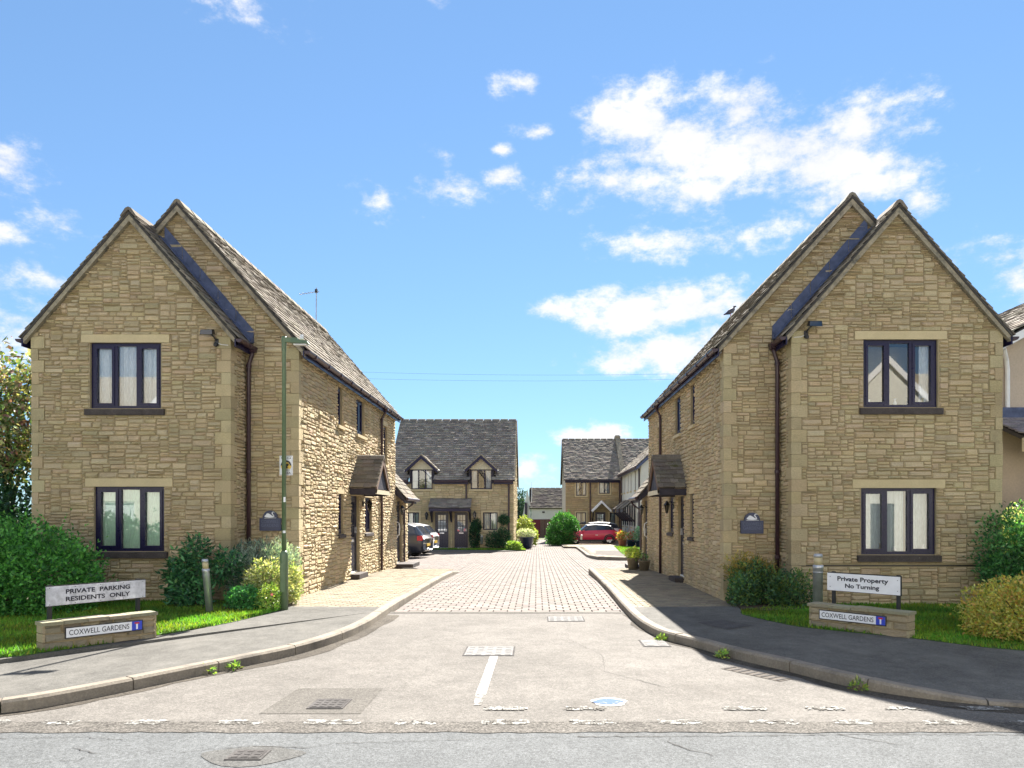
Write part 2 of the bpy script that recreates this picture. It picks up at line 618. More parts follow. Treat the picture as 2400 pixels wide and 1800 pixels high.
# ------------------------------------------------------------------ masonry
def rubble(u0, u1, v0, v1, blocked, inside=None, du=.026, dv=.0265, wmin=.09, wmax=.36, hs=(2, 2, 2, 2, 3, 3, 3, 4)):
    """fill a wall with random-coursed stones; returns rectangles"""
    nu, nv = max(1, int(round((u1 - u0) / du))), max(1, int(round((v1 - v0) / dv)))
    du, dv = (u1 - u0) / nu, (v1 - v0) / nv
    occ = np.zeros((nv, nu), dtype=bool)
    for a, b, c, d in blocked:
        i0, i1 = int(math.floor((a - u0) / du + .3)), int(math.ceil((b - u0) / du - .3))
        j0, j1 = int(math.floor((c - v0) / dv + .3)), int(math.ceil((d - v0) / dv - .3))
        occ[max(0, j0):max(0, j1), max(0, i0):max(0, i1)] = True
    if inside:
        for j in range(nv):
            for i in range(nu):
                if not occ[j, i] and not (inside(u0 + (i + .5) * du, v0 + (j + .75) * dv)):
                    occ[j, i] = True
    out = []
    last = 3
    for j in range(nv):
        i = 0
        while i < nu:
            if occ[j, i]:
                i += 1
                continue
            h = last if R.random() < .45 else R.choice(hs)
            last = h
            asp = R.uniform(1.6, 4.4) if h > 2 else R.uniform(2.4, 6.2)
            w = min(wmax, max(wmin, asp * h * dv))
            k = max(2, int(w / du))
            e = i
            while e < nu and e < i + k and not occ[j, e]:
                e += 1
            rest = 0
            while e + rest < nu and rest < 4 and not occ[j, e + rest]:
                rest += 1
            if rest < 4 and (e + rest >= nu or occ[j, e + rest]):
                e += rest
            t = j + 1
            while t < nv and t < j + h and not occ[t, i:e].any():
                t += 1
            if t + 1 == nv and not occ[t, i:e].any():
                t = nv
            occ[j:t, i:e] = True
            out.append((u0 + i * du, u0 + e * du, v0 + j * dv, v0 + t * dv))
            i = e
    return out


def stone_piece(F, a, b, c, d, score, gap=.006, rough=1.0, cols=STONE_COLS):
    j = lambda s=.005: R.uniform(-s, s)
    O = [(a + gap + j(), c + gap + j()), (b - gap + j(), c + gap + j()), (b - gap + j(), d - gap + j()), (a + gap + j(), d - gap + j())]
    p = R.uniform(.014, .032) * rough
    ins = min(.014, (d - c) * .2)
    us = [a + gap + ins, (a + b) / 2 + j((b - a) * .25), b - gap - ins]
    vs = [c + gap + ins * .3, (c + d) / 2 + j((d - c) * .22), d - gap - ins]
    rowf = (R.uniform(.75, 1.15), R.uniform(.9, 1.45), R.uniform(.35, .9))
    V = [F(u, v, -.004) for u, v in O]
    for r in range(3):
        for q in range(3):
            V.append(F(us[q] + j(.006), vs[r] + j(.006), p * rowf[r] * R.uniform(.65, 1.35) + .004))
    g = lambda r, q: 4 + r * 3 + q
    fs = [(g(0, 0), g(0, 1), g(1, 1), g(1, 0)), (g(0, 1), g(0, 2), g(1, 2), g(1, 1)), (g(1, 0), g(1, 1), g(2, 1), g(2, 0)),
          (g(1, 1), g(1, 2), g(2, 2), g(2, 1)),
          (0, 1, g(0, 2), g(0, 1), g(0, 0)), (1, 2, g(2, 2), g(1, 2), g(0, 2)), (2, 3, g(2, 0), g(2, 1), g(2, 2)), (3, 0, g(0, 0), g(1, 0), g(2, 0))]
    return (score * (b - a) * (d - c), V, fs, vary(R.choice(cols), .09))


def backing(mb, F, u0, u1, v0, v1, openings, reveal=.11):
    us = sorted({u0, u1, *[o[0] for o in openings], *[o[1] for o in openings]})
    vs = sorted({v0, v1, *[o[2] for o in openings], *[o[3] for o in openings]})
    for i in range(len(us) - 1):
        for k in range(len(vs) - 1):
            cu, cv = (us[i] + us[i + 1]) / 2, (vs[k] + vs[k + 1]) / 2
            if any(o[0] < cu < o[1] and o[2] < cv < o[3] for o in openings):
                continue
            mb.add([F(us[i], vs[k], 0), F(us[i + 1], vs[k], 0), F(us[i + 1], vs[k + 1], 0), F(us[i], vs[k + 1], 0)], [(0, 1, 2, 3)])
    for a, b, c, d in openings:
        V = [F(a, c, 0), F(b, c, 0), F(b, d, 0), F(a, d, 0), F(a, c, -reveal), F(b, c, -reveal), F(b, d, -reveal), F(a, d, -reveal)]
        mb.add(V, [(0, 1, 5, 4), (1, 2, 6, 5), (2, 3, 7, 6), (3, 0, 4, 7)])


def room(root, F, a, b, c, d, n0=-.11, depth=.7):
    V = [F(a, c, n0), F(b, c, n0), F(b, d, n0), F(a, d, n0)]
    V += [F(a, c, n0 - depth), F(b, c, n0 - depth), F(b, d, n0 - depth), F(a, d, n0 - depth)]
    return mk('window_recess', MB().add(V, [(0, 1, 5, 4), (1, 2, 6, 5), (2, 3, 7, 6), (3, 0, 4, 7), (4, 5, 6, 7)]), M['room'], root)


def curtain(root, F, a, b, c, d, n, mat, amp=.012, folds=9, part=1.0, name='curtain'):
    mb = MB()
    k = max(8, int((b - a) * 45))
    V = []
    ph = R.uniform(0, 6)
    for i in range(k + 1):
        u = a + (b - a) * i / k
        off = amp * math.sin(ph + folds * 6.28 * i / k) + amp * .6 * math.sin(ph * 2 + folds * 15 * i / k)
        V += [F(u, c, n + off * .8), F(u, d, n + off)]
    mb.add(V, [(2 * i, 2 * i + 2, 2 * i + 3, 2 * i + 1) for i in range(k)])
    return mk(name, mb, mat, root)


def window(root, F, a, b, c, d, lights=3, dress=None, frame='frame', detail=True, sill=None, lintel=None, n=-.045, split=None,
           glass='glass', bars=None):
    """casement window: frame (the part), a sash round each opening light, panes, sill, lintel, curtain"""
    w = b - a
    t = .05 if detail else .06
    f = MB()
    f.fbox(F, a, b, c, c + t, n - .06, n)
    f.fbox(F, a, b, d - t, d, n - .06, n)
    f.fbox(F, a, a + t, c + t, d - t, n - .06, n)
    f.fbox(F, b - t, b, c + t, d - t, n - .06, n)
    edges = split or [i / lights for i in range(lights + 1)]
    xs = [a + t / 2 + (w - t) * e for e in edges]
    for x in xs[1:-1]:
        f.fbox(F, x - t / 2, x + t / 2, c + t, d - t, n - .06, n - .001)
    win = mk('window', f, M[frame], root)
    for i in range(lights):
        p0, p1 = xs[i] + t / 2, xs[i + 1] - t / 2
        q0, q1 = c + t, d - t
        if detail and (i != 1 or lights != 3):
            s = .045
            sb = MB()
            sb.fbox(F, p0, p1, q0, q0 + s, n - .05, n + .012)
            sb.fbox(F, p0, p1, q1 - s, q1, n - .05, n + .012)
            sb.fbox(F, p0, p0 + s, q0 + s, q1 - s, n - .05, n + .012)
            sb.fbox(F, p1 - s, p1, q0 + s, q1 - s, n - .05, n + .012)
            mk('sash', sb, M[frame], win)
            p0, p1, q0, q1 = p0 + s, p1 - s, q0 + s, q1 - s
        mk('pane', MB().add([F(p0, q0, n - .03), F(p1, q0, n - .03), F(p1, q1, n - .03), F(p0, q1, n - .03)], [(0, 1, 2, 3)]), M[glass], win)
        if bars:
            bb = MB()
            for z in bars:
                bb.fbox(F, p0, p1, q0 + (q1 - q0) * z - .008, q0 + (q1 - q0) * z + .008, n - .028, n - .02)
            mk('glazing_bar', bb, M[frame], win)
    room(win, F, a, b, c, d)
    if dress == 'net':
        curtain(win, F, a + .02, b - .02, c + .02, d - .02, -.14, M['net'], .014, 8)
    elif dress == 'blind':
        curtain(win, F, a + .02, b - .02, c + .02, d - .02, -.115, M['blind'], .002, 14, name='blind')
    elif dress == 'lace':
        curtain(win, F, a + .02, a + w * .62, c + .02, d - .02, -.15, M['lace'], .018, 9)
        curtain(win, F, a + w * .68, b - .02, c + .02, d - .02, -.22, M['lace'], .02, 5)
    elif dress == 'side':
        curtain(win, F, a + .02, a + w * .28, c + .02, d - .02, -.2, M['net'], .02, 4)
        curtain(win, F, a + w * .72, b - .02, c + .02, d - .02, -.2, M['net'], .02, 4)
    elif dress == 'one':
        curtain(win, F, a + w * .8, b - .02, c + .02, d - .02, -.16, M['net'], .02, 3)
    if dress in ('lace', 'one') and detail:
        for k in range(5):
            u = a + w * (.1 + .19 * k) + R.uniform(-.03, .03)
            h_ = R.uniform(.06, .16)
            p = F(u, c + t, -.125)
            mk('ornament', MB().lathe([(.02, 0), (.032, h_ * .3), (.014, h_ * .7), (.022, h_)], p, 10), M[R.choice(('signw', 'cream', 'bluepot', 'white'))], win, True)
    if sill:
        sm = MB()
        e, h, mat = sill
        sm.add([F(a - e, c - h, .0), F(b + e, c - h, .0), F(b + e, c - .001, -.05), F(a - e, c - .001, -.05),
                F(a - e, c - h, .06), F(b + e, c - h, .06), F(b + e, c - .022, .06), F(a - e, c - .022, .06)], BOXF)
        mk('sill', sm, M[mat], win)
    if lintel:
        e, h, mat = lintel
        mk('lintel', MB().fbox(F, a - e, b + e, d + .001, d + h, -.06, .018), M[mat], win)
    return win


def door(root, F, a, b, c, d, glazed=True, mat='navy', step=None, n=-.06):
    f = MB()
    t = .05
    f.fbox(F, a, a + t, c, d, n - .06, n)
    f.fbox(F, b - t, b, c, d, n - .06, n)
    f.fbox(F, a + t, b - t, d - t, d, n - .06, n)
    dr = mk('door', f, M[mat], root)
    p0, p1, q0, q1 = a + t + .003, b - t - .003, c + .03, d - t - .003
    lf = MB()
    if glazed:
        g0, g1 = q0 + (q1 - q0) * .47, q1 - .1
        h0, h1 = p0 + .1, p1 - .1
        lf.fbox(F, p0, p1, q0, g0, n - .05, n - .01)
        lf.fbox(F, p0, p1, g1, q1, n - .05, n - .01)
        lf.fbox(F, p0, h0, g0, g1, n - .05, n - .01)
        lf.fbox(F, h1, p1, g0, g1, n - .05, n - .01)
        for i in (1, 2):
            x = h0 + (h1 - h0) * i / 3
            z = g0 + (g1 - g0) * i / 3
            lf.fbox(F, x - .012, x + .012, g0, g1, n - .045, n - .012)
            lf.fbox(F, h0, h1, z - .012, z + .012, n - .044, n - .013)
        k = (p1 - p0) / 5
        for i in range(4):
            lf.fbox(F, p0 + k * (i + .65), p0 + k * (i + 1.35) - .0, q0 + .15, g0 - .2, n - .01, n + .004)
        mk('leaf', lf, M[mat], dr)
        for i in range(3):
            for q in range(3):
                x0, x1 = h0 + (h1 - h0) * i / 3 + .013, h0 + (h1 - h0) * (i + 1) / 3 - .013
                z0, z1 = g0 + (g1 - g0) * q / 3 + .013, g0 + (g1 - g0) * (q + 1) / 3 - .013
                mk('pane', MB().add([F(x0, z0, n - .03), F(x1, z0, n - .03), F(x1, z1, n - .03), F(x0, z1, n - .03)], [(0, 1, 2, 3)]), M['glass'], dr)
        curtain(dr, F, h0, h1, g0, g1, n - .12, M['net'], .01, 5)
        mk('letter_plate', MB().fbox(F, (p0 + p1) / 2 - .13, (p0 + p1) / 2 + .13, g0 - .12, g0 - .06, n - .01, n + .006), M['alloy'], dr)
    else:
        lf.fbox(F, p0, p1, q0, q1, n - .05, n - .01)
        mk('leaf', lf, M[mat], dr)
    mk('threshold', MB().fbox(F, a, b, c - .0, c + .03, n - .06, n + .02), M['white'] if glazed else M['alloy'], dr)
    mk('handle', MB().fbox(F, p1 - .07, p1 - .04, c + .95, c + 1.1, n - .01, n + .03), M['alloy'], dr)
    room(dr, F, a, b, c, d, n - .07, .4)
    if step:
        mk('step', MB().fbox(F, a - step[0], b + step[0], c - step[1], c - .002, -.02, step[2]), M[step[3]], dr)
    return dr


TILE_COLS = [(.2, .175, .14), (.225, .198, .16), (.18, .158, .13), (.245, .216, .178), (.165, .146, .122), (.21, .185, .148)]


def tiles(E0, E1, up, nrm, length, score=1.0, exp=(.2, .13), w=(.15, .34), cols=TILE_COLS, thick=.018, lift=.025, cvar=.11):
    """overlapping slates on a rectangular slope; E0-E1 is the eave line, up the slope direction"""
    E0, E1 = Vector(E0), Vector(E1)
    up, nrm = Vector(up).normalized(), Vector(nrm).normalized()
    A = (E1 - E0)
    W = A.length
    A.normalize()
    out = []
    s = 0.0
    while s < length - .04:
        e = exp[0] + (exp[1] - exp[0]) * s / length
        t = -R.uniform(0, .2)
        while t < W:
            ww = R.uniform(*w)
            a, b = max(0, t), min(W, t + ww)
            if W - b < .08:
                b = W
                t = W
            if b - a > .03:
                j0, j1 = R.uniform(-.014, .012), R.uniform(-.014, .012)
                top = min(length, s + e * 1.5)
                l0, l1 = lift * R.uniform(.75, 1.35), lift * R.uniform(.75, 1.35)
                g = .003
                P = lambda x, y, z: E0 + A * x + up * y + nrm * z
                V = [P(a + g, s + j0, l0), P(b - g, s + j1, l1), P(b - g, top, .002), P(a + g, top, .002),
                     P(a + g, s + j0, l0 + thick), P(b - g, s + j1, l1 + thick), P(b - g, top, .002 + thick), P(a + g, top, .002 + thick)]
                out.append((score * (b - a) * e, V, [(4, 5, 6, 7), (0, 1, 5, 4), (1, 2, 6, 5), (3, 0, 4, 7), (0, 3, 2, 1)], vary(R.choice(cols), cvar)))
            t += ww
        s += e
    return out


def ridge_tiles(root, p0, p1, size=.13, step=.45, mat='tile', drop=.95):
    p0, p1 = Vector(p0), Vector(p1)
    d = p1 - p0
    n = max(1, int(d.length / step))
    side = d.normalized().cross(Vector((0, 0, 1)))
    for i in range(n):
        a, b = p0 + d * (i / n + .004), p0 + d * ((i + 1) / n - .004)
        h = R.uniform(.0, .008)
        prof = [(-size, -size * drop), (-size * .35, -.02 + .02 * drop), (0, .02), (size * .35, -.02 + .02 * drop), (size, -size * drop), (size * .9, -size * drop - .03), (0, -.03), (-size * .9, -size * drop - .03)]
        vs = [a + side * u + Vector((0, 0, v + h)) for u, v in prof] + [b + side * u + Vector((0, 0, v + h)) for u, v in prof]
        m = len(prof)
        fs = [(k, (k + 1) % m, (k + 1) % m + m, k + m) for k in range(m)] + [tuple(range(m))[::-1], tuple(range(m, 2 * m))]
        mk('ridge_tile', MB().add(vs, fs, vary((.22, .195, .155), .2)), M[mat], root, own_origin=True)


def slope_pts(x0, z0, x1, z1, t):
    return [(x0, z0), (x1, z1), (x1, z1 - t), (x0, z0 - t)]

# ------------------------------------------------------------------ ground, roads, pavements
ZK = [(-100, -.1), (18, -.1), (34, -.40), (42, -.44), (56, -.6), (400, -.7)]


def zr(y):
    for (a, b), (c, d) in zip(ZK, ZK[1:]):
        if y <= c:
            return b + (d - b) * (y - a) / (c - a)
    return ZK[-1][1]


def strip_sheet(x0, x1, y0, y1, dz, mb=None, step=2.0):
    mb = mb or MB()
    ys = sorted({y0, y1, *[k[0] for k in ZK if y0 < k[0] < y1]})
    V = []
    for y in ys:
        V += [(x0, y, zr(y) + dz), (x1, y, zr(y) + dz)]
    mb.add(V, [(2 * i, 2 * i + 1, 2 * i + 3, 2 * i + 2) for i in range(len(ys) - 1)])
    return mb


def poly_sheet(pts, z, skirt=.15):
    mb = MB()
    n = len(pts)
    zf = z if callable(z) else (lambda x, y: z)
    V = [(x, y, zf(x, y)) for x, y in pts]
    mb.add(V, [tuple(range(n))])
    if skirt:
        mb.add(V + [(x, y, zz - skirt) for x, y, zz in V], [(i, (i + 1) % n, (i + 1) % n + n, i + n) for i in range(n)])
    return mb


def smooth_line(pts, step=.15):
    P = [Vector((*p, 0)) for p in pts]
    P = [P[0] * 2 - P[1]] + P + [P[-1] * 2 - P[-2]]
    out = []
    for i in range(1, len(P) - 2):
        k = max(2, int((P[i + 1] - P[i]).length / step))
        for j in range(k):
            t = j / k
            a, b, c, d = P[i - 1], P[i], P[i + 1], P[i + 2]
            q = .5 * ((2 * b) + (c - a) * t + (2 * a - 5 * b + 4 * c - d) * t * t + (3 * b - a - 3 * c + d) * t ** 3)
            out.append((q.x, q.y))
    out.append((P[-2].x, P[-2].y))
    return out


# far ground sheet to the horizon
g = MB()
strip_sheet(-900, 900, -300, 900, -.09, g)
struct('ground', g, M['ground'])
struct('main_road', MB().add([(-60, -3.6, -.1), (60, -3.6, -.1), (60, 5.5, -.1), (-60, 5.5, -.1)], [(0, 1, 2, 3)]), M['main'])
side = struct('side_road', MB().add([(-30, 5.5, -.1), (30, 5.5, -.1), (30, 12.15, -.1), (-30, 12.15, -.1)], [(0, 1, 2, 3)]), M['road'])


def ragged(x0, x1, yc, w, amp, z, n=160):
    V = []
    for i in range(n + 1):
        x = x0 + (x1 - x0) * i / n
        V += [(x, yc - w / 2 + R.uniform(-amp, amp), z), (x, yc + w / 2 + R.uniform(-amp, amp) * .3, z)]
    return MB().add(V, [(2 * i, 2 * i + 2, 2 * i + 3, 2 * i + 1) for i in range(n)])


struct('worn_joint_strip', ragged(-9, 9, 5.6, .27, .02, -.096), M['strip'])

KL = smooth_line([(-14, 5.35), (-9, 5.45), (-6.5, 5.6), (-5.2, 5.78), (-4.33, 5.99), (-3.95, 6.44 - .06), (-3.44, 7.25), (-3.08, 7.89), (-2.76, 8.5), (-2.56, 9.16),
                  (-2.44, 9.89), (-2.39, 10.7), (-2.40, 11.5), (-2.41, 13.05), (-2.36, 15.5), (-2.28, 20.7), (-2.27, 21.8)])
KR = smooth_line([(1.47, 21.05), (1.48, 15.6), (1.45, 12.4), (1.47, 10.83), (1.556, 9.9), (1.68, 9.45), (1.945, 8.91), (2.21, 8.25), (2.58, 7.58), (2.76, 7.2),
                  (3.02, 6.78), (3.48, 6.4), (4.03, 6.17), (5.2, 5.9), (7, 5.72), (10, 5.6), (14, 5.55)])


def offset(line, d):
    out = []
    for i, p in enumerate(line):
        a, b = line[max(0, i - 1)], line[min(len(line) - 1, i + 1)]
        t = Vector((b[0] - a[0], b[1] - a[1])).normalized()
        out.append((p[0] - t.y * d, p[1] + t.x * d))
    return out


def kerb(name, line, side_, top, stone=.9, curve_stone=.6):
    """row of kerb stones along a line; the road lies on the line, the footway behind it"""
    root = link(name, None)
    ORG[root] = Vector((0, 0, 0))
    tag(root, kind='structure')
    back = offset(line, .125 * side_)
    mid = offset(line, .02 * side_)
    L_ = [0]
    for a, b in zip(line, line[1:]):
        L_.append(L_[-1] + math.hypot(b[0] - a[0], b[1] - a[1]))
    i = 0
    while i < len(line) - 1:
        want = stone
        e = i + 1
        while e < len(line) - 1 and L_[e] - L_[i] < want:
            e += 1
        idx = list(range(i, e + 1))
        V = []
        dzz = R.uniform(-.004, .004)
        for q, k in enumerate(idx):
            s_ = 0
            f, m_, b = Vector((*line[k], 0)), Vector((*mid[k], 0)), Vector((*back[k], 0))
            if q == 0 or q == len(idx) - 1:
                kk = idx[1] if q == 0 else idx[-2]
                tow = (Vector((*line[kk], 0)) - f).normalized() * .006
                f, m_, b = f + tow, m_ + tow, b + tow
            z = zr(f.y)
            t = top(f.x, f.y) + dzz
            for p, zz in ((f, z - .05), (f, t - .022), (m_, t), (b, t + .001), (b, z - .05)):
                V.append((p.x, p.y, zz))
        n = len(idx)
        fs = [(5 * k + c, 5 * k + c + 1, 5 * k + c + 6, 5 * k + c + 5) for k in range(n - 1) for c in range(4)]
        fs += [(0, 1, 2, 3, 4), tuple(5 * (n - 1) + c for c in (4, 3, 2, 1, 0))]
        mk('kerb_stone', MB().add(V, fs, (1, 1, 1)), M['kerb'], root, own_origin=True)
        i = e
    return root


def top_l(x, y):
    if y > 20.4:
        return zr(y) + .112 - min(.09, (y - 20.4) * .06)
    return (.012 if y < 18 else zr(y) + .112) if x > -4.2 else max(-.065, .012 - (-4.2 - x) * .06)


def top_r(x, y):
    return .012 if x < 2.9 else max(-.07, .012 - (x - 2.9) * .09)


kerb('kerb_left', KL, 1, top_l)
kerb('kerb_right', KR, 1, top_r)

KLb, KRb = offset(KL, .12), offset(KR, .12)
# footway surfaces (asphalt by the road, then block paving along the houses)
GL = smooth_line([(-14, 6.2), (-9, 6.9), (-7, 7.35), (-5.63, 7.79), (-5.36, 8.07), (-4.75, 9.15), (-4.30, 10.2), (-4.10, 11.2), (-4.02, 11.75)])
GR = smooth_line([(3.3, 12.15), (3.2, 11.6), (3.1, 11.17), (3.35, 10.35), (3.60, 9.85), (4.52, 9.06), (4.9, 8.6), (5.36, 8.2), (7, 7.45), (10, 6.9), (14, 6.5)])
fl = [p for p in KLb if p[1] < 12.1 or p[0] < -3] + [(-2.53, 12.1), (-4.05, 12.2)] + GL[::-1]
KSET = set(KLb) | set(KRb)
struct('footway_left', poly_sheet(fl, lambda x, y: (top_l(x, y) - .006) if (x, y) in KSET else .006, .1), M['foot'])
fr = [(3.3, 12.2), (1.33 + .27, 12.1)] + [p for p in KRb if p[1] < 12.1] + GR[::-1][:-1]
struct('footway_right', poly_sheet(fr, lambda x, y: (top_r(x, y) - .006) if (x, y) in KSET else .006, .1), M['foot'])
mk('footway_patch', MB().add([(2.23, 10.36, .0105), (2.65, 10.6, .0105), (2.93, 10.05, .0105), (2.48, 9.68, .0105)], [(0, 1, 2, 3)]), M['iron'], None)
bpy.data.objects['footway_patch']['kind'] = 'structure'

BLOCK_COLS = [(.18, .156, .139), (.19, .161, .144), (.167, .146, .132), (.2, .173, .155), (.176, .149, .136), (.15, .134, .122)]
BUFF_COLS = [(.25, .213, .15), (.265, .225, .16), (.23, .195, .142), (.28, .24, .172), (.215, .183, .135)]


def blocks(x0, x1, y0, y1, bw, bd, z, cols, gx=.018, gy=.006, keep=None, jit=.002):
    out = []
    row = 0
    y = y0
    while y < y1 - .02:
        off = (row % 2) * bw / 2
        x = x0 - off
        while x < x1:
            a, b = max(x0, x), min(x1, x + bw)
            if b - a > .04 and (keep is None or keep((a + b) / 2, y + bd / 2)):
                za, zb = z((a + b) / 2, y), z((a + b) / 2, y + bd)
                dz = R.uniform(-jit, jit)
                a_, b_, c_, d_ = a + gx / 2, b - gx / 2, y + gy / 2, min(y1, y + bd) - gy / 2
                h = .018
                V = [(a_, c_, za - h), (b_, c_, za - h), (b_, d_, zb - h), (a_, d_, zb - h),
                     (a_ + .004, c_ + .004, za + dz), (b_ - .004, c_ + .004, za + dz), (b_ - .004, d_ - .004, zb + dz), (a_ + .004, d_ - .004, zb + dz)]
                out.append((1 / (y * y), V, [(4, 5, 6, 7), (0, 1, 5, 4), (1, 2, 6, 5), (2, 3, 7, 6), (3, 0, 4, 7)], vary(R.choice(cols), .09)))
            x += bw
        y += bd
        row += 1
    return out


pave = struct('block_paved_road', strip_sheet(-2.4, 1.6, 12.15, 60, -.02), M['joint'])
P1 = blocks(-2.38, 1.5, 12.32, 46.2, .236, .2, lambda x, y: zr(y), BLOCK_COLS, .016, .005)
P1 += blocks(-14, -2.38, 25.2, 38.5, .24, .2, lambda x, y: zr(y), BLOCK_COLS, .016, .005)
P1 += blocks(-4.36, -2.38, 21.8, 25.2, .24, .2, lambda x, y: zr(y), BLOCK_COLS, .016, .005)
P1 += blocks(1.5, 12, 22.2, 29.8, .24, .2, lambda x, y: zr(y), BLOCK_COLS, .016, .005)
P1 += blocks(1.5, 2.3, 29.8, 46.2, .24, .2, lambda x, y: zr(y), BLOCK_COLS, .016, .005)
P1 += blocks(-2.38, 2.3, 46.2, 64, .24, .4, lambda x, y: zr(y), BLOCK_COLS, .016, .005)
flush(P1, 'paving_block', 'paving_blocks', M['block'], pave, 300)
mk('bedding', strip_sheet(-14, -2.4, 25.2, 38.5, -.02), M['joint'], pave)
mk('bedding', strip_sheet(-4.38, -2.4, 21.8, 25.2, -.02), M['joint'], pave)
mk('bedding', strip_sheet(1.6, 12, 22.2, 64, -.02), M['joint'], pave)
mk('edging_course', MB().box(-2.42, 1.5, 12.13, 12.3, -.2, -.094), M['patch'], pave)

for nm, x0, x1, y0, y1 in (('paved_footway_left', -4.38, -2.44, 12.1, 21.8), ('paved_footway_right', 1.56, 3.32, 12.1, 22.2)):
    zf = lambda x, y: zr(y) + .1
    o = struct(nm, strip_sheet(x0, x1, y0, y1, .085), M['joint'])
    if nm.endswith('left'):
        keep = lambda x, y: True
    else:
        keep = lambda x, y: True
    flush(blocks(x0, x1, y0, y1, .205, .105, zf, BUFF_COLS, .01, .007, keep, .003), 'paving_block', 'paving_blocks', M['block'], o, 300)

# lawns
LL = [(x, y) for x, y in GL] + [(-4.9, 11.7), (-5.33, 12.88), (-14, 12.88)]
LR = [(x, y) for x, y in GR[3:]] + [(14, 12.4), (4.3, 12.4), (4.0, 12.1)]


def in_poly(pts, x, y):
    c = False
    n = len(pts)
    for i in range(n):
        x1, y1 = pts[i]
        x2, y2 = pts[(i + 1) % n]
        if (y1 > y) != (y2 > y) and x < (x2 - x1) * (y - y1) / (y2 - y1) + x1:
            c = not c
    return c


def grass(name, poly, z, n, h, label, xr_, yr_, seed, base=(.15, .34, .04)):
    rng = np.random.default_rng(seed)
    pts = []
    while len(pts) < n:
        x, y = rng.uniform(*xr_), rng.uniform(*yr_)
        if in_poly(poly, x, y):
            pts.append((x, y))
    P = np.array(pts)
    zz = np.array([z(x, y) if callable(z) else z for x, y in pts])
    a = rng.uniform(0, 6.28, n)
    hh = h * rng.uniform(.5, 1.3, n)
    w = .006 * (1 + P[:, 1] / 14)
    lean = rng.normal(0, .35, (n, 2)) * hh[:, None]
    V = np.zeros((n, 3, 3))
    V[:, 0, 0] = P[:, 0] - np.cos(a) * w
    V[:, 0, 1] = P[:, 1] - np.sin(a) * w
    V[:, 1, 0] = P[:, 0] + np.cos(a) * w
    V[:, 1, 1] = P[:, 1] + np.sin(a) * w
    V[:, 0, 2] = V[:, 1, 2] = zz
    V[:, 2, :2] = P + lean
    V[:, 2, 2] = zz + hh
    patch = .8 + .3 * np.sin(P[:, 0] * 2.1 + np.sin(P[:, 1] * 1.7) * 2) * np.sin(P[:, 1] * 2.6)
    C = np.array(base)[None, :] * (patch * rng.uniform(.65, 1.4, n))[:, None]
    C[:, 0] *= rng.uniform(.8, 1.6, n) * (1.0 + .25 * np.sin(P[:, 0] * 3.1 + 1) * np.sin(P[:, 1] * 3.7))
    C[rng.random(n) < .05] *= np.array([1.6, .9, 1.2])
    o = array_mesh(name, V.reshape(-1, 3), np.arange(n * 3).reshape(n, 3), np.repeat(C, 3, 0), M['grass'])
    return tag(o, label, 'grass', kind='stuff')


def array_mesh(name, V, Fc, C, mat, parent=None):
    me = bpy.data.meshes.new(name)
    org = np.array(ORG.get(parent, Vector((0, 0, 0))))
    V = V - org
    k = Fc.shape[1]
    me.vertices.add(len(V))
    me.vertices.foreach_set('co', V.astype(np.float32).ravel())
    me.loops.add(Fc.size)
    me.loops.foreach_set('vertex_index', Fc.astype(np.int32).ravel())
    me.polygons.add(len(Fc))
    me.polygons.foreach_set('loop_start', (np.arange(len(Fc)) * k).astype(np.int32))
    a = me.color_attributes.new('Col', 'FLOAT_COLOR', 'POINT')
    cc = np.ones((len(V), 4), dtype=np.float32)
    cc[:, :3] = C
    a.data.foreach_set('color', cc.ravel())
    me.update(calc_edges=True)
    me.materials.append(mat)
    o = link(name, me, parent)
    ORG[o] = Vector(org)
    return o


def lawn_z(x, y):
    return .02 + .02 * math.sin(x * 1.3) * math.sin(y)


for nm, poly in (('lawn_left', LL), ('lawn_right', LR)):
    struct(nm, poly_sheet(poly, .012, .1), M['turf'])
grass('grass', LL, .01, 42000, .045, 'bright green mown grass of the left front lawn', (-9.5, -3.9), (7.2, 12.9), 1)
grass('grass', LR, .01, 34000, .045, 'bright green mown grass of the right front lawn', (3.0, 8.5), (7.0, 12.5), 2)
# bare soil beds at the foot of the walls
struct('flower_bed_left', poly_sheet([(-6.1, 12.1), (-5.1, 11.85), (-4.55, 11.45), (-4.1, 11.9), (-4.04, 12.2), (-4.38, 13.55), (-5.33, 13.55), (-5.33, 12.88), (-6.1, 12.88)], .03, .1), M['soil'])
struct('flower_bed_right', poly_sheet([(3.3, 12.15), (3.24, 11.7), (3.6, 11.5), (4.25, 11.75), (4.3, 12.4), (4.3, 13.05), (3.32, 13.05)], .03, .1), M['soil'])

# ------------------------------------------------------------------ the two near houses


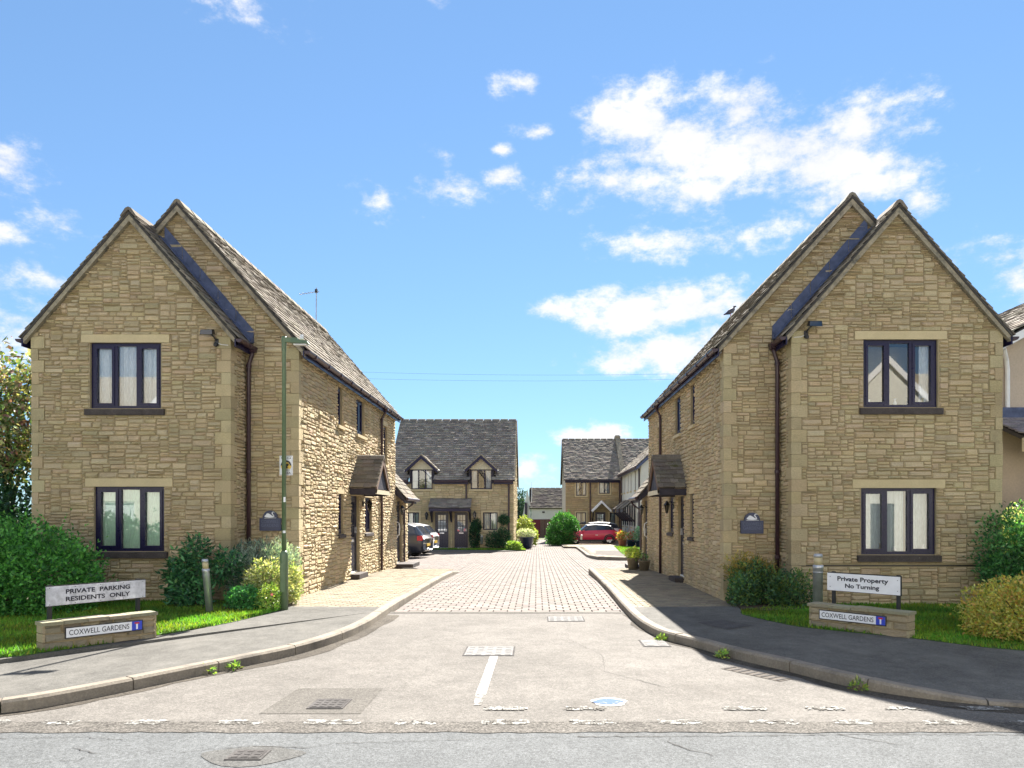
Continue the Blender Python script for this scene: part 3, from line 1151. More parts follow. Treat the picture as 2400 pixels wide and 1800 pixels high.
def gable_house(c):
    s = c['s']                       # +1: street wall faces +X
    root = thing('stone_house', c['label'], 'house', (c['ax'], c['ym'], 0))
    F = lambda u, v, n: (u, c['yf'] - n, v)
    G = lambda u, v, n: (u, c['ym'] - n, v)
    cx = c['xr'] if s > 0 else c['xl']                  # street-side corner of the front wing
    Rt = lambda u, v, n: (cx + s * n, u, v)
    S = lambda u, v, n: (c['xs'] + s * n, u, v)
    xo, xs = c['xo'], c['xs']
    tan_f = (c['fz'] - c['fe']) / ((c['xr'] - c['xl']) / 2)
    tan_m = (c['mz'] - c['me']) / (abs(xs - xo) / 2)
    fline = lambda u: c['fz'] - tan_f * abs(u - c['fx'])
    mline = lambda u: c['mz'] - tan_m * abs(u - c['ax'])
    # ---- wall backing
    op_f = [(w[0], w[1], w[2], w[3]) for w in c['fw']]
    op_s = [(w[0], w[1], w[2], w[3]) for w in c['sw']]
    wb = MB()
    backing(wb, F, c['xl'], c['xr'], -.15, c['fe'], op_f)
    wb.add([F(c['xl'], c['fe'], 0), F(c['xr'], c['fe'], 0), F(c['fx'], c['fz'], 0)], [(0, 1, 2)])
    wb.add([Rt(c['yf'], -.15, 0), Rt(c['ym'], -.15, 0), Rt(c['ym'], c['fe'], 0), Rt(c['yf'], c['fe'], 0)], [(0, 1, 2, 3)])
    ox = c['xl'] if s > 0 else c['xr']
    wb.add([(ox, c['yf'], -.15), (ox, c['ym'], -.15), (ox, c['ym'], c['fe']), (ox, c['yf'], c['fe'])], [(0, 1, 2, 3)])
    wb.add([G(min(xo, xs), -.15, 0), G(max(xo, xs), -.15, 0), G(max(xo, xs), c['me'], 0), G(c['ax'], c['mz'], 0), G(min(xo, xs), c['me'], 0)], [(0, 1, 2, 3, 4)])
    backing(wb, S, c['ym'], c['yb'], -.25, c['me'], op_s)
    yb = c['yb']
    wb.add([(xo, yb, -.25), (xs, yb, -.25), (xs, yb, c['me']), (c['ax'], yb, c['mz']), (xo, yb, c['me'])], [(0, 1, 2, 3, 4)])
    wb.add([(xo, c['ym'], -.25), (xo, yb, -.25), (xo, yb, c['me']), (xo, c['ym'], c['me'])], [(0, 1, 2, 3)])
    wall = mk('wall', wb, M['mortar'], root)
    # ---- dressed quoins
    qs = []
    Qc = [(.55, .45, .27), (.52, .425, .25), (.57, .47, .285), (.50, .41, .24), (.54, .435, .26)]

    def quoins(x, y, dx, dy, z0, z1, h=.208, la=.2, sh=.11, score=4):
        k = 0
        z = z0
        bl = []
        while z < z1 - .05:
            zt = min(z + h, z1)
            a, b = (la, sh) if k % 2 else (sh, la)
            a *= R.uniform(.92, 1.08)
            p = .02 + R.uniform(-.004, .005)
            xs_ = sorted((x + (-dx) * p, x + dx * a))
            ys_ = sorted((y - dy * p, y + dy * b))
            g_ = .004
            V = []
            for zz, i_ in ((z + g_, .0), (zt - g_, .0)):
                V += [(xs_[0], ys_[0], zz), (xs_[1], ys_[0], zz), (xs_[1], ys_[1], zz), (xs_[0], ys_[1], zz)]
            qs.append((score * a * h, V, [(0, 3, 2, 1), (4, 5, 6, 7), (0, 1, 5, 4), (1, 2, 6, 5), (2, 3, 7, 6), (3, 0, 4, 7)], vary(R.choice(Qc), .1)))
            bl.append((a, b, z, zt))
            z = zt
            k += 1
        return bl
    inner = quoins(cx, c['yf'], -s, 1, .03, c['fe'] + .02, la=.24, sh=.14)
    outer = quoins(ox, c['yf'], s, 1, .03, c['fe'] + .02, la=.19, sh=.10)
    strc = quoins(xs, c['ym'], -s, 1, -.02, c['me'] + .0, la=.22, sh=.12)
    flush(qs, 'quoin', 'quoins', M['stone'], wall, 300)
    # ---- stones
    st = []
    bf = [(w[0] - .005, w[1] + .005, w[2], w[3]) for w in op_f]
    for w in c['fw']:
        bf += [(w[0] - .15, w[1] + .15, w[3], w[3] + .145), (w[0] - .07, w[1] + .07, w[2] - .12, w[2])]
    for a, b, z0, z1 in inner:
        bf.append((cx - a, cx, z0, z1) if s > 0 else (cx, cx + a, z0, z1))
    for a, b, z0, z1 in outer:
        bf.append((ox, ox + a, z0, z1) if s > 0 else (ox - a, ox, z0, z1))
    if c.get('dpc'):
        bf.append((c['xl'], c['xr'], c['dpc'] - .018, c['dpc'] + .018))
    for a, b, z0, z1 in rubble(c['xl'], c['xr'], .0, c['fz'] - .06, bf, lambda u, v: v < fline(u) - .05):
        st.append(stone_piece(F, a, b, z0, z1, 10))
    br = [(c['yf'], c['yf'] + b, z0, z1) for a, b, z0, z1 in inner]
    for a, b, z0, z1 in rubble(c['yf'], c['ym'], .0, c['fe'], br, wmax=.3):
        st.append(stone_piece(Rt, a, b, z0, z1, 2))
    g0, g1 = min(xo, xs), max(xo, xs)
    bg_ = [(xs - a, xs, z0, z1) if s > 0 else (xs, xs + a, z0, z1) for a, b, z0, z1 in strc]
    lo = min(c['xl'], c['xr']) - .2
    hi = max(c['xl'], c['xr']) + .2

    def in_main(u, v):
        if v > mline(u) - .05:
            return False
        if s > 0 and u < cx or s < 0 and u > cx:
            return v > fline(u) - .25
        return True
    for a, b, z0, z1 in rubble(g0, g1, .0, c['mz'] - .06, bg_, in_main):
        st.append(stone_piece(G, a, b, z0, z1, 8, cols=c.get('gcols', STONE_COLS)))
    bs = [(w[0] - .005, w[1] + .005, w[2], w[3]) for w in op_s]
    for w in c['sw']:
        if w[4] != 'door':
            bs += [(w[0] - .07, w[1] + .07, w[2] - .09, w[2])]
        bs += [(w[0] - .06, w[1] + .06, w[3], w[3] + .15)]
    bs += [(c['ym'], c['ym'] + b, z0, z1) for a, b, z0, z1 in strc]
    for a, b, z0, z1 in rubble(c['ym'], c['yb'], -.1, c['me'], bs, hs=(2, 3, 3, 3, 4)):
        st.append(stone_piece(S, a, b, z0, z1, 3 * (13 / a) ** 3 * .3, rough=.8))
    flush(st, 'stone', 'stonework', M['stone'], wall, 300)
    if c.get('dpc'):
        mk('damp_course', MB().fbox(F, c['xl'] + .1, c['xr'] - .1, c['dpc'] - .01, c['dpc'] + .01, -.02, .012), M['black'], wall)
    # ---- windows and doors
    for w in c['fw']:
        window(root, F, *w[:4], 3, w[4], sill=(.07, .12, 'sill'), lintel=(.15, .142, 'lintel'), split=[0, .34, .66, 1])
    for w in c['sw']:
        if w[4] == 'door':
            door(root, S, *w[:4], step=(.05, .12, .22, 'sill'))
            mk('lintel', MB().fbox(S, w[0] - .06, w[1] + .06, w[3] + .001, w[3] + .15, -.06, .02), M['lintel'], root)
        else:
            window(root, S, *w[:4], w[4], 'net', sill=(.07, .09, 'lintel' if w[2] > 2.5 else 'sill'), lintel=(.06, .148, 'lintel'), frame=w[5])
    # ---- roofs
    rd = MB()
    # front wing
    y0, y1 = c['yf'] - .1, c['ym'] - .01
    ov = .14
    fz = c['fz'] + .09
    for sg, xe in ((-1, c['xl'] - ov), (1, c['xr'] + ov)):
        ze = fz - tan_f * abs(xe - c['fx'])
        rd.prism([(c['fx'], y0, fz), (xe, y0, ze), (xe, y0, ze - .05), (c['fx'], y0, fz - .05)], (0, y1 - y0, 0))
    m0, m1 = c['ym'] - .1, c['yb'] + .1
    mz = c['mz'] + .09
    for xe in (min(xo, xs) - ov, max(xo, xs) + ov):
        ze = mz - tan_m * abs(xe - c['ax'])
        rd.prism([(c['ax'], m0, mz), (xe, m0, ze), (xe, m0, ze - .05), (c['ax'], m0, mz - .05)], (0, m1 - m0, 0))
    roof = mk('roof', rd, M['deck'], root)
    tl = []

    def slope(ax, z, xe, tan, ya, yb_, score):
        ze = z - tan * abs(xe - ax)
        sg = 1 if xe > ax else -1
        up = Vector((-sg, 0, tan)).normalized()
        nr = Vector((sg * tan, 0, 1)).normalized()
        Ln = math.hypot(xe - ax, z - ze)
        e = Vector((xe, 0, ze)) - up * .05
        return tiles((e.x, ya, e.z), (e.x, yb_, e.z), up, nr, Ln + .03, score)
    sgn = s
    tl += slope(c['ax'], mz, (max if s > 0 else min)(xs, xo) + s * ov, tan_m, m0, m1, 3)
    tl += slope(c['ax'], mz, (min if s > 0 else max)(xs, xo) - s * ov, tan_m, m0, m1, .2)
    fin = c['xr'] + ov if s > 0 else c['xl'] - ov
    fout = c['xl'] - ov if s > 0 else c['xr'] + ov
    tl += slope(c['fx'], fz, fin, tan_f, y0, y1 - .2, 4)
    tl += slope(c['fx'], fz, fout, tan_f, y0, y1, 1)
    for i, p in enumerate(tl):                         # nearer tiles show larger
        yy = p[1][0][1]
        tl[i] = (p[0] * (13 / yy) ** 3, *p[1:])
    flush(tl, 'tile', 'roof_tiles', M['tile'], roof, 300)
    ridge_tiles(roof, (c['fx'], y0 - .02, fz + .045), (c['fx'], y1, fz + .045), .14)
    ridge_tiles(roof, (c['ax'], m0 - .02, mz + .045), (c['ax'], m1, mz + .045), .14)
    # verges: pale bedding strip under the tile edges of each gable
    for (ax, z, tan, ya, xa, xb) in ((c['fx'], fz - .052, tan_f, y0 + .012, c['xl'] - ov, c['xr'] + ov), (c['ax'], mz - .052, tan_m, m0 + .012, min(xo, xs) - ov, max(xo, xs) + ov)):
        for xe in (xa, xb):
            ze = z - tan * abs(xe - ax)
            mk('verge', MB().prism([(ax, ya, z), (xe, ya, ze), (xe, ya, ze - .09), (ax, ya, z - .115)], (0, .082, 0)), M['verge'], roof)
    # lead gutter and flashing between the wing roof and the main gable
    zin = fz - tan_f * abs(fin - c['fx'])
    nr = Vector((s * tan_f, 0, 1)).normalized()
    utop = c['fx'] + s * .22
    ztop = fz - tan_f * .22
    lb = MB()
    for k in range(5):
        t0, t1 = k / 5, (k + 1) / 5 - .004
        p = [Vector((utop + (fin - utop) * t, 0, ztop + (zin - ztop) * t)) + nr * (.05 - .012 * k * 0) for t in (t0, t1)]
        q = [x + Vector((0, 0, .25)) for x in p]
        ya, yb_ = y1 - .26, c['ym'] - .045
        lb.add([(p[0].x, ya, p[0].z), (p[1].x, ya, p[1].z), (p[1].x, yb_, p[1].z + .02), (p[0].x, yb_, p[0].z + .02),
                (q[0].x, yb_, q[0].z), (q[1].x, yb_, q[1].z)], [(0, 1, 2, 3), (3, 2, 5, 4)])
    e = Vector((fin, 0, zin)) + nr * .05
    lb.add([(e.x, y1 - .26, e.z), (e.x, c['ym'] - .045, e.z + .02), (e.x, c['ym'] - .045, e.z + .19), (e.x, y1 - .26, e.z - .08)], [(0, 1, 2, 3)])
    mk('lead_flashing', lb, M['lead'], roof)
    # gutters, fascias, downpipes
    for xe, tan, ax, z, ya, yb_ in ((fin, tan_f, c['fx'], fz, y0, c['ym'] - .05), (fout, tan_f, c['fx'], fz, y0, c['ym'] - .05),
                                    ((max if s > 0 else min)(xs, xo) + s * ov, tan_m, c['ax'], mz, m0, m1)):
        sg = 1 if xe > ax else -1
        ze = z - tan * abs(xe - ax) - .05
        gm = MB()
        prof = []
        for k in range(9):
            a = math.pi + math.pi * k / 8
            prof.append((xe + sg * .05 + .06 * math.cos(a), ze + .01 + .06 * math.sin(a)))
        n_ = len(prof)
        V = [(x, ya, zz) for x, zz in prof] + [(x, yb_, zz) for x, zz in prof]
        gm.add(V, [(k, k + 1, k + 1 + n_, k + n_) for k in range(n_ - 1)] + [tuple(range(n_))[::-1], tuple(range(n_, 2 * n_))])
        gt = mk('gutter', gm, M['pipe'], root)
        k = ya + .4
        while k < yb_:
            b_ = MB()
            b_.box(xe + sg * .05 - .066, xe + sg * .05 + .066, k, k + .03, ze - .055, ze + .02)
            mk('bracket', b_, M['pipe'], gt)
            k += .9
        mk('fascia', MB().box(*sorted((xe - sg * .0, xe - sg * .025)), ya, yb_, ze - .12, ze + .01), M['frame'], root)
        if ax == c['ax']:
            k = ya + .3
            while k < yb_:
                mk('rafter_end', MB().box(*sorted((xe - sg * .025, xe - sg * .15)), k, k + .05, ze - .1, ze - .03), M['cream'], root)
                k += .42
            mk('cable', MB().tube([(xs + s * .03, ya + .2, c['me'] - .13), (xs + s * .03, yb_ - .2, c['me'] - .13)], .012, 6), M['white'], root)

    def downpipe(p, ztop, zbot, out, r=.034):
        x, y = p
        ox_, oy_ = out
        d = MB().tube([(x + ox_, y + oy_, ztop), (x + ox_ * .8, y + oy_ * .8, ztop - .08), (x, y, ztop - .25), (x, y, zbot)], r, 10)
        o = mk('downpipe', d, M['pipe'], root, True)
        for z in (ztop - .3, (ztop + zbot) / 2, zbot + .7):
            mk('collar', MB().tube([(x, y, z), (x, y, z + .05)], r * 1.3, 10), M['pipe'], o)
        mk('hopper', MB().box(x + ox_ - .06, x + ox_ + .06, y + oy_ - .06, y + oy_ + .06, ztop - .03, ztop + .06), M['pipe'], o)
    zf = fz - tan_f * abs(fin - c['fx']) - .1
    downpipe((cx + s * .09, c['ym'] - .07), zf, .05, (s * .08, -.03), .038)
    zm = mz - tan_m * abs((max if s > 0 else min)(xs, xo) + s * ov - c['ax']) - .1
    downpipe((xs + s * .06, c['dp']), zm, -.02, (s * .12, 0))
    # ---- gabled porch canopy over the door on the street wall
    py, pz, pe, pw, pj = c['porch']
    X = lambda d: xs + s * d
    tanp = (pz - pe) / pw
    pd = MB()
    for sg in (-1, 1):
        V = [(X(0), py, pz), (X(0), py + sg * pw, pe), (X(0), py + sg * pw, pe - .03), (X(0), py, pz - .03)]
        pd.prism(V, (s * pj, 0, 0))
    porch = mk('porch_canopy', pd, M['deck'], root)
    pt = []
    for sg in (-1, 1):
        up = Vector((0, -sg, tanp)).normalized()
        nr = Vector((0, sg * tanp, 1)).normalized()
        e = Vector((X(0), py + sg * pw, pe)) - up * .04
        pt += tiles(e, (X(pj + .04), e.y, e.z), up, nr, math.hypot(pw, pz - pe) + .02, 1, (.15, .13), (.16, .3))
    flush(pt, 'tile', 'tiles', M[c['ptile']], porch, 300)
    ridge_tiles(porch, (X(0), py, pz + .04), (X(pj + .05), py, pz + .04), .1, .32, 'tile', tanp)
    for sg in (-1, 1):
        mk('bargeboard', MB().prism([(X(pj), py, pz - .02), (X(pj), py + sg * pw, pe - .02), (X(pj), py + sg * pw, pe - .14), (X(pj), py, pz - .17)], (s * .03, 0, 0)), M['wood'], porch)
        mk('fascia', MB().box(*sorted((X(.02), X(pj))), *sorted((py + sg * (pw - .03), py + sg * (pw + .0))), pe - .17, pe - .035), M['timber'], porch)
        mk('soffit_beam', MB().box(*sorted((X(.02), X(pj - .02))), *sorted((py + sg * (pw - .14), py + sg * (pw - .04))), pe - .18, pe - .06), M['timber'], porch)
    mk('gable_board', MB().prism([(X(pj - .04), py, pz - .1), (X(pj - .04), py + pw - .1, pe - .04), (X(pj - .04), py - pw + .1, pe - .04)], (s * .02, 0, 0)), M['timber'], porch)
    mk('tie_beam', MB().box(*sorted((X(pj), X(pj + .03))), py - pw, py + pw, pe - .16, pe - .06), M['cream'], porch)
    mk('lead_flashing', MB().box(*sorted((X(.0), X(.05))), py - pw * 1.0, py - pw * .1, pe, pe + .02), M['lead'], porch)
    # ---- low wing at the far end with its own door
    we = c['yb'] + c['wl']
    W = lambda u, v, n: (xs + s * n, u, v)
    wv = 2.3
    wm = MB()
    d0 = c['yb'] + .3
    backing(wm, W, c['yb'] + .005, we, -.3, wv, [(d0, d0 + .8, 0, 1.95)])
    xin = xs - s * 2.3
    zt = wv + 2.3 * 1.15
    wm.add([(xs, we, -.3), (xin, we, -.3), (xin, we, zt), (xs, we, wv)], [(0, 1, 2, 3)])
    wing = mk('wing_wall', wm, M['mortar'], root)
    ws = []
    for a, b, z0, z1 in rubble(c['yb'] + .01, we, -.1, wv, [(d0 - .01, d0 + .81, -.1, 2.1)], hs=(3, 3, 4, 4)):
        ws.append(stone_piece(W, a, b, z0, z1, 1, rough=.8))
    mbw = MB()
    for p in ws:
        mbw.add(p[1], p[2], p[3])
    tag(mk('stonework', mbw, M['stone'], wing), kind='stuff')
    door(root, W, d0, d0 + .8, 0.0, 1.95, step=(.25, .12, .55, 'sill'))
    up = Vector((-s, 0, 1.15)).normalized()
    nr = Vector((s * 1.15, 0, 1)).normalized()
    e = Vector((xs + s * .3, 0, wv + .1 - .3 * 1.15))
    wd = MB().prism([(xs + s * .3, c['yb'] + .02, e.z), (xin, c['yb'] + .02, e.z + (2.6) * 1.15), (xin, c['yb'] + .02, e.z + 2.6 * 1.15 - .06), (xs + s * .3, c['yb'] + .02, e.z - .06)], (0, we - c['yb'], 0))
    wr = mk('wing_roof', wd, M['deck'], root)
    for p in sorted(tiles((e.x + s * .03, c['yb'] + .03, e.z - .03), (e.x + s * .03, we + .1, e.z - .03), up, nr, 3.7, 1, (.2, .16), (.2, .36)), key=lambda p: p[1][0][2]):
        mk('tile', MB().add(p[1], p[2], p[3]), M['tile'], wr, own_origin=True)
    mk('wing_fascia', MB().box(*sorted((e.x, e.x - s * .03)), c['yb'] + .02, we + .05, e.z - .17, e.z - .03), M['timber'], root)
    mk('barge', MB().prism([(e.x, c['yb'] + .0, e.z - .02), (xs, c['yb'] + .0, wv + .08), (xs, c['yb'], wv - .15), (e.x, c['yb'], e.z - .16)], (0, .03, 0)), M['timber'], wr)
    mk('gutter', MB().tube([(e.x + s * .07, c['yb'] + .05, e.z - .05), (e.x + s * .07, we + .1, e.z - .05)], .05, 8), M['pipe'], root)
    mk('downpipe', MB().tube([(e.x + s * .06, d0 + 1.0, e.z - .08), (e.x + s * .02, d0 + 1.0, e.z - .2), (xs + s * .06, d0 + 1.0, e.z - .4), (xs + s * .06, d0 + 1.0, -.1)], .034, 8), M['pipe'], root)
    hy = d0 - .12
    mk('grab_rail', MB().tube([(xs + s * .03, hy, 1.3), (xs + s * .1, hy - .01, 1.25), (xs + s * .12, hy - .02, 1.1), (xs + s * .1, hy - .01, .9), (xs + s * .03, hy, .85)], .016, 8), M['white'], root)
    return root


WL = gable_house(dict(
    s=1, label='left stone house with twin gables and pale green blinds behind its lower front window',
    xl=-8.75, xr=-5.33, yf=12.9, fe=4.66, fx=-7.04, fz=6.66, xo=-8.72, xs=-4.36, ym=13.57, yb=22.8, me=4.6, ax=-6.54, mz=7.1,
    fw=[(-7.76, -6.53, 3.36, 4.50, 'net'), (-7.69, -6.475, .877, 2.0, 'blind')],
    sw=[(16.24, 16.62, 3.5, 4.35, 1, 'frame'), (17.93, 18.7, 3.49, 4.35, 2, 'frame'), (21.1, 21.55, 2.97, 4.06, 1, 'frame'),
        (16.28, 16.7, 1.09, 1.98, 1, 'frame'), (17.4, 18.2, .12, 1.97, 'door'), (18.8, 19.55, 1.06, 1.96, 2, 'frame')],
    dp=20.6, porch=(18.0, 2.9, 2.16, .78, .62), ptile='tile', wl=2.2))
WR = gable_house(dict(
    s=-1, label='right stone house with twin gables and lace curtains behind its lower front window',
    xl=4.30, xr=7.81, yf=12.5, fe=4.6, fx=6.055, fz=6.62, xo=7.74, xs=3.30, ym=13.06, yb=21.85, me=4.52, ax=5.52, mz=7.0, dpc=.655,
    fw=[(5.50, 6.75, 3.32, 4.46, 'one'), (5.46, 6.72, .84, 1.96, 'lace')],
    sw=[(15.5, 15.9, 3.42, 4.27, 1, 'frame'), (17.0, 17.65, 3.4, 4.27, 2, 'frame'), (19.7, 20.1, 3.07, 3.88, 1, 'frame'),
        (15.58, 15.95, 1.05, 1.96, 1, 'frame'), (16.6, 17.3, .1, 1.94, 'door'), (17.86, 18.5, 1.09, 1.95, 2, 'frame')],
    dp=19.5, porch=(17.0, 2.83, 2.12, .74, .62), ptile='old_tile', wl=1.4))

# ------------------------------------------------------------------ foliage helpers


def ell_points(rng, n, ells, rmin, rmax, lump=.12, zmin=.0):
    w = np.array([(e[3] * e[4] + e[3] * e[5] + e[4] * e[5]) for e in ells])
    idx = rng.choice(len(ells), n, p=w / w.sum())
    E_ = np.array(ells)[idx]
    d = rng.normal(size=(n, 3))
    d /= np.linalg.norm(d, axis=1)[:, None]
    r = rmax - (rmax - rmin) * rng.random(n) ** 1.8
    r = r + (rng.random(n) < .06) * rng.random(n) * .16
    ph = np.arange(3)
    l = np.sin(d[:, 0] * 6 + idx) * np.sin(d[:, 1] * 7 + 1.3 * idx) + np.sin(d[:, 2] * 9 + 2 * idx) * np.sin(d[:, 0] * 11)
    r = r * (1 + lump * l * .5)
    P = E_[:, :3] + d * E_[:, 3:6] * r[:, None]
    nn = d / E_[:, 3:6]
    nn /= np.linalg.norm(nn, axis=1)[:, None]
    ok = P[:, 2] > zmin
    return P[ok], nn[ok]


def leaves(rng, P, Nn, ln, wd, cols, out=.6, up=.25, droop=0., vr=.35, clump=2.5):
    n = len(P)
    l = Nn * out + rng.normal(0, .6, (n, 3))
    l[:, 2] += up - droop
    l /= np.linalg.norm(l, axis=1)[:, None]
    q = rng.normal(size=(n, 3))
    w = np.cross(l, q)
    w /= np.linalg.norm(w, axis=1)[:, None] + 1e-9
    L_ = (ln * rng.uniform(.45, 1.5, n))[:, None]
    W_ = (wd * rng.uniform(.7, 1.2, n))[:, None]
    nrm = np.cross(l, w)
    V = np.stack([P, P + l * L_ * .5 + w * W_ + nrm * W_ * .35, P + l * L_, P + l * L_ * .5 - w * W_ + nrm * W_ * .35], 1)
    c = np.array(cols)
    C = c[rng.integers(0, len(c), n)]
    k = 1 + vr * np.sin(P[:, 0] * clump * 2 + 1) * np.sin(P[:, 1] * clump * 2.3) * np.sin(P[:, 2] * clump * 2.7 + 2)
    C = np.minimum(.6, C * np.array([1.5, 1.42, 1.6]) * (k * rng.uniform(.6, 1.4, n))[:, None])
    F4 = np.arange(n * 4).reshape(n, 4)
    F3 = np.concatenate([F4[:, [0, 1, 2]], F4[:, [0, 2, 3]]])
    return V.reshape(-1, 3), F3, np.repeat(C, 4, 0)


def shrub(name, label, cat, ells, n, ln, wd, cols, seed, base=None, lump=.2, rmin=.55, group=None, stems=6, zmin=.02, up=.25, extra=None, **kw):
    rng = np.random.default_rng(seed)
    e = np.array(ells)
    b = base or (float(e[:, 0].mean()), float(e[:, 1].mean()), zmin)
    root = thing(name, label, cat, b, group)
    P, Nn = ell_points(rng, n, ells, rmin, 1.05, lump, zmin)
    V, F_, C = leaves(rng, P, Nn, ln, wd, cols, up=up, **kw)
    if extra:
        V2, F2, C2 = extra(rng)
        F_ = np.concatenate([F_, F2 + len(V)])
        V = np.concatenate([V, V2])
        C = np.concatenate([C, C2])
    # stray shoots that break the outline
    ns = max(3, len(P) // 220)
    pick = rng.choice(len(P), ns)
    size = float(e[:, 3:6].mean())
    SP, SN = [], []
    for i_ in pick:
        d_ = Nn[i_] * .8 + rng.normal(0, .35, 3) + np.array([0, 0, .5])
        d_ /= np.linalg.norm(d_)
        for t_ in np.linspace(.2, 1, 7):
            SP.append(P[i_] + d_ * t_ * size * rng.uniform(.2, .45))
            SN.append(d_)
    V3, F3_, C3 = leaves(rng, np.array(SP), np.array(SN), ln * .9, wd * .9, cols, up=up, **kw)
    F_ = np.concatenate([F_, F3_ + len(V)])
    V = np.concatenate([V, V3])
    C = np.concatenate([C, C3])
    C *= np.where(rng.random(len(C) // 4) < .02, 1, 0).repeat(4)[:, None] * np.array([1.6, .6, .4]) + np.where(rng.random(len(C) // 4) < 2, 1, 0).repeat(4)[:, None] * 1.0
    C = np.minimum(C, .7)
    array_mesh('foliage', V, F_, C, M['leaf'], root)
    sm = MB()
    for i in range(stems):
        k = e[i % len(e)]
        t = (k[0] + rng.uniform(-.5, .5) * k[3], k[1] + rng.uniform(-.5, .5) * k[4], k[2] + rng.uniform(.1, .6) * k[5])
        s0 = (b[0] + rng.uniform(-.1, .1), b[1] + rng.uniform(-.1, .1), b[2] - .03)
        m_ = tuple((s0[j] * .5 + t[j] * .5) for j in range(3))
        sm.tube([s0, (m_[0], m_[1], m_[2] + .04), t], [.016, .011, .005], 5)
    mk('stems', sm, M['bark'], root)
    return root


def tree(name, label, base, height, ells, n, ln, wd, cols, seed, r0=.12, group=None, **kw):
    rng = np.random.default_rng(seed)
    root = thing(name, label, 'tree', base, group)
    bx, by, bz = base
    tm = MB()
    tm.tube([(bx, by, bz - .05), (bx + .05, by, bz + height * .3), (bx - .03, by + .05, bz + height * .6), (bx, by, bz + height * .9)], [r0, r0 * .75, r0 * .5, r0 * .15], 9)
    mk('trunk', tm, M['bark'], root, True)
    lm = MB()
    for e in ells:
        for k in range(2):
            h = rng.uniform(.3, .7)
            p0 = (bx, by, bz + height * h)
            p2 = (e[0] + rng.uniform(-.4, .4) * e[3], e[1] + rng.uniform(-.4, .4) * e[4], e[2] + rng.uniform(-.2, .5) * e[5])
            p1 = tuple(p0[j] * .5 + p2[j] * .5 + (.15 if j == 2 else 0) for j in range(3))
            lm.tube([p0, p1, p2], [r0 * .35, r0 * .2, r0 * .07], 6)
    mk('limbs', lm, M['bark'], root, True)
    P, Nn = ell_points(rng, n, ells, kw.pop('rmin', .35), 1.05, .3, bz + .3)
    V, F_, C = leaves(rng, P, Nn, ln, wd, cols, **kw)
    array_mesh('crown', V, F_, C, M['leaf'], root)
    return root


# ------------------------------------------------------------------ text
def text_faces(s, F, u0, u1, v0, v1, n, weight=0., space=1.0):
    cu = bpy.data.curves.new('t', 'FONT')
    cu.body = s
    cu.size = 1
    cu.offset = weight
    cu.space_character = space
    cu.fill_mode = 'FRONT'
    cu.resolution_u = 3
    o = bpy.data.objects.new('t', cu)
    col.objects.link(o)
    dg = bpy.context.evaluated_depsgraph_get()
    dg.update()
    me = bpy.data.meshes.new_from_object(o.evaluated_get(dg))
    V = np.array([v.co[:] for v in me.vertices])
    fs = [tuple(p.vertices) for p in me.polygons]
    bpy.data.objects.remove(o)
    bpy.data.curves.remove(cu)
    bpy.data.meshes.remove(me)
    lo, hi = V.min(0), V.max(0)
    U = u0 + (V[:, 0] - lo[0]) / (hi[0] - lo[0]) * (u1 - u0)
    W = v0 + (V[:, 1] - lo[1]) / (hi[1] - lo[1]) * (v1 - v0)
    return [F(float(a), float(b), n) for a, b in zip(U, W)], fs


def lettering(root, s, F, u0, u1, v0, v1, n, mat, weight=0., name='lettering', space=1.0):
    V, fs = text_faces(s, F, u0, u1, v0, v1, n, weight, space)
    return mk(name, MB().add(V, fs), mat, root)


def line_frame(A, B):
    A, B = Vector((*A, 0)), Vector((*B, 0))
    t = (B - A).normalized()
    nr = Vector((t.y, -t.x, 0))
    if nr.y > 0:
        nr = -nr
    return (lambda u, v, n: (A.x + t.x * u + nr.x * n, A.y + t.y * u + nr.y * n, v)), (B - A).length


# ------------------------------------------------------------------ sign walls with street nameplates
def sign_wall(A, B, h, name_u, label, side_txt):
    F, Ln = line_frame(A, B)
    root = thing('sign_wall', 'low stone wall ' + label, 'wall', (A[0], A[1], 0))
    core = MB().fbox(F, .02, Ln - .02, -.05, h - .035, -.17, -.02)
    wl = mk('wall_core', core, M['mortar'], root)
    G = lambda u, v, n: F(u, v, n - .02)
    cols = [(.46, .38, .25), (.42, .35, .23), (.38, .33, .23), (.5, .42, .28), (.33, .29, .21)]
    for a, b, c, d in rubble(0, Ln, .0, h - .04, [], None, .03, .03, .12, .4, (2, 3, 3)):
        p = stone_piece(G, a, b, c, d, 1, .007, .9, cols)
        mk('stone', MB().add(*p[1:]), M['stone'], root, own_origin=True)
    for u in (0, Ln):
        for z in (0, .1, .2):
            mk('stone', MB().fbox(F, u - .012, u + .012, z, min(h - .04, z + .09), -.18, .0, vary(cols[0])), M['stone'], root, own_origin=True)
    u = -.025
    while u < Ln:
        w = R.uniform(.2, .42)
        e = min(Ln + .025, u + w)
        if Ln + .025 - e < .1:
            e = Ln + .025
        mk('coping_stone', MB().fbox(F, u + .003, e - .003, h - .04 + R.uniform(0, .004), h + R.uniform(-.004, .006), -.2, .03 + R.uniform(-.006, .008), vary((.36, .33, .23), .15)), M['stone'], root, own_origin=True)
        u = e
    return root, F, Ln


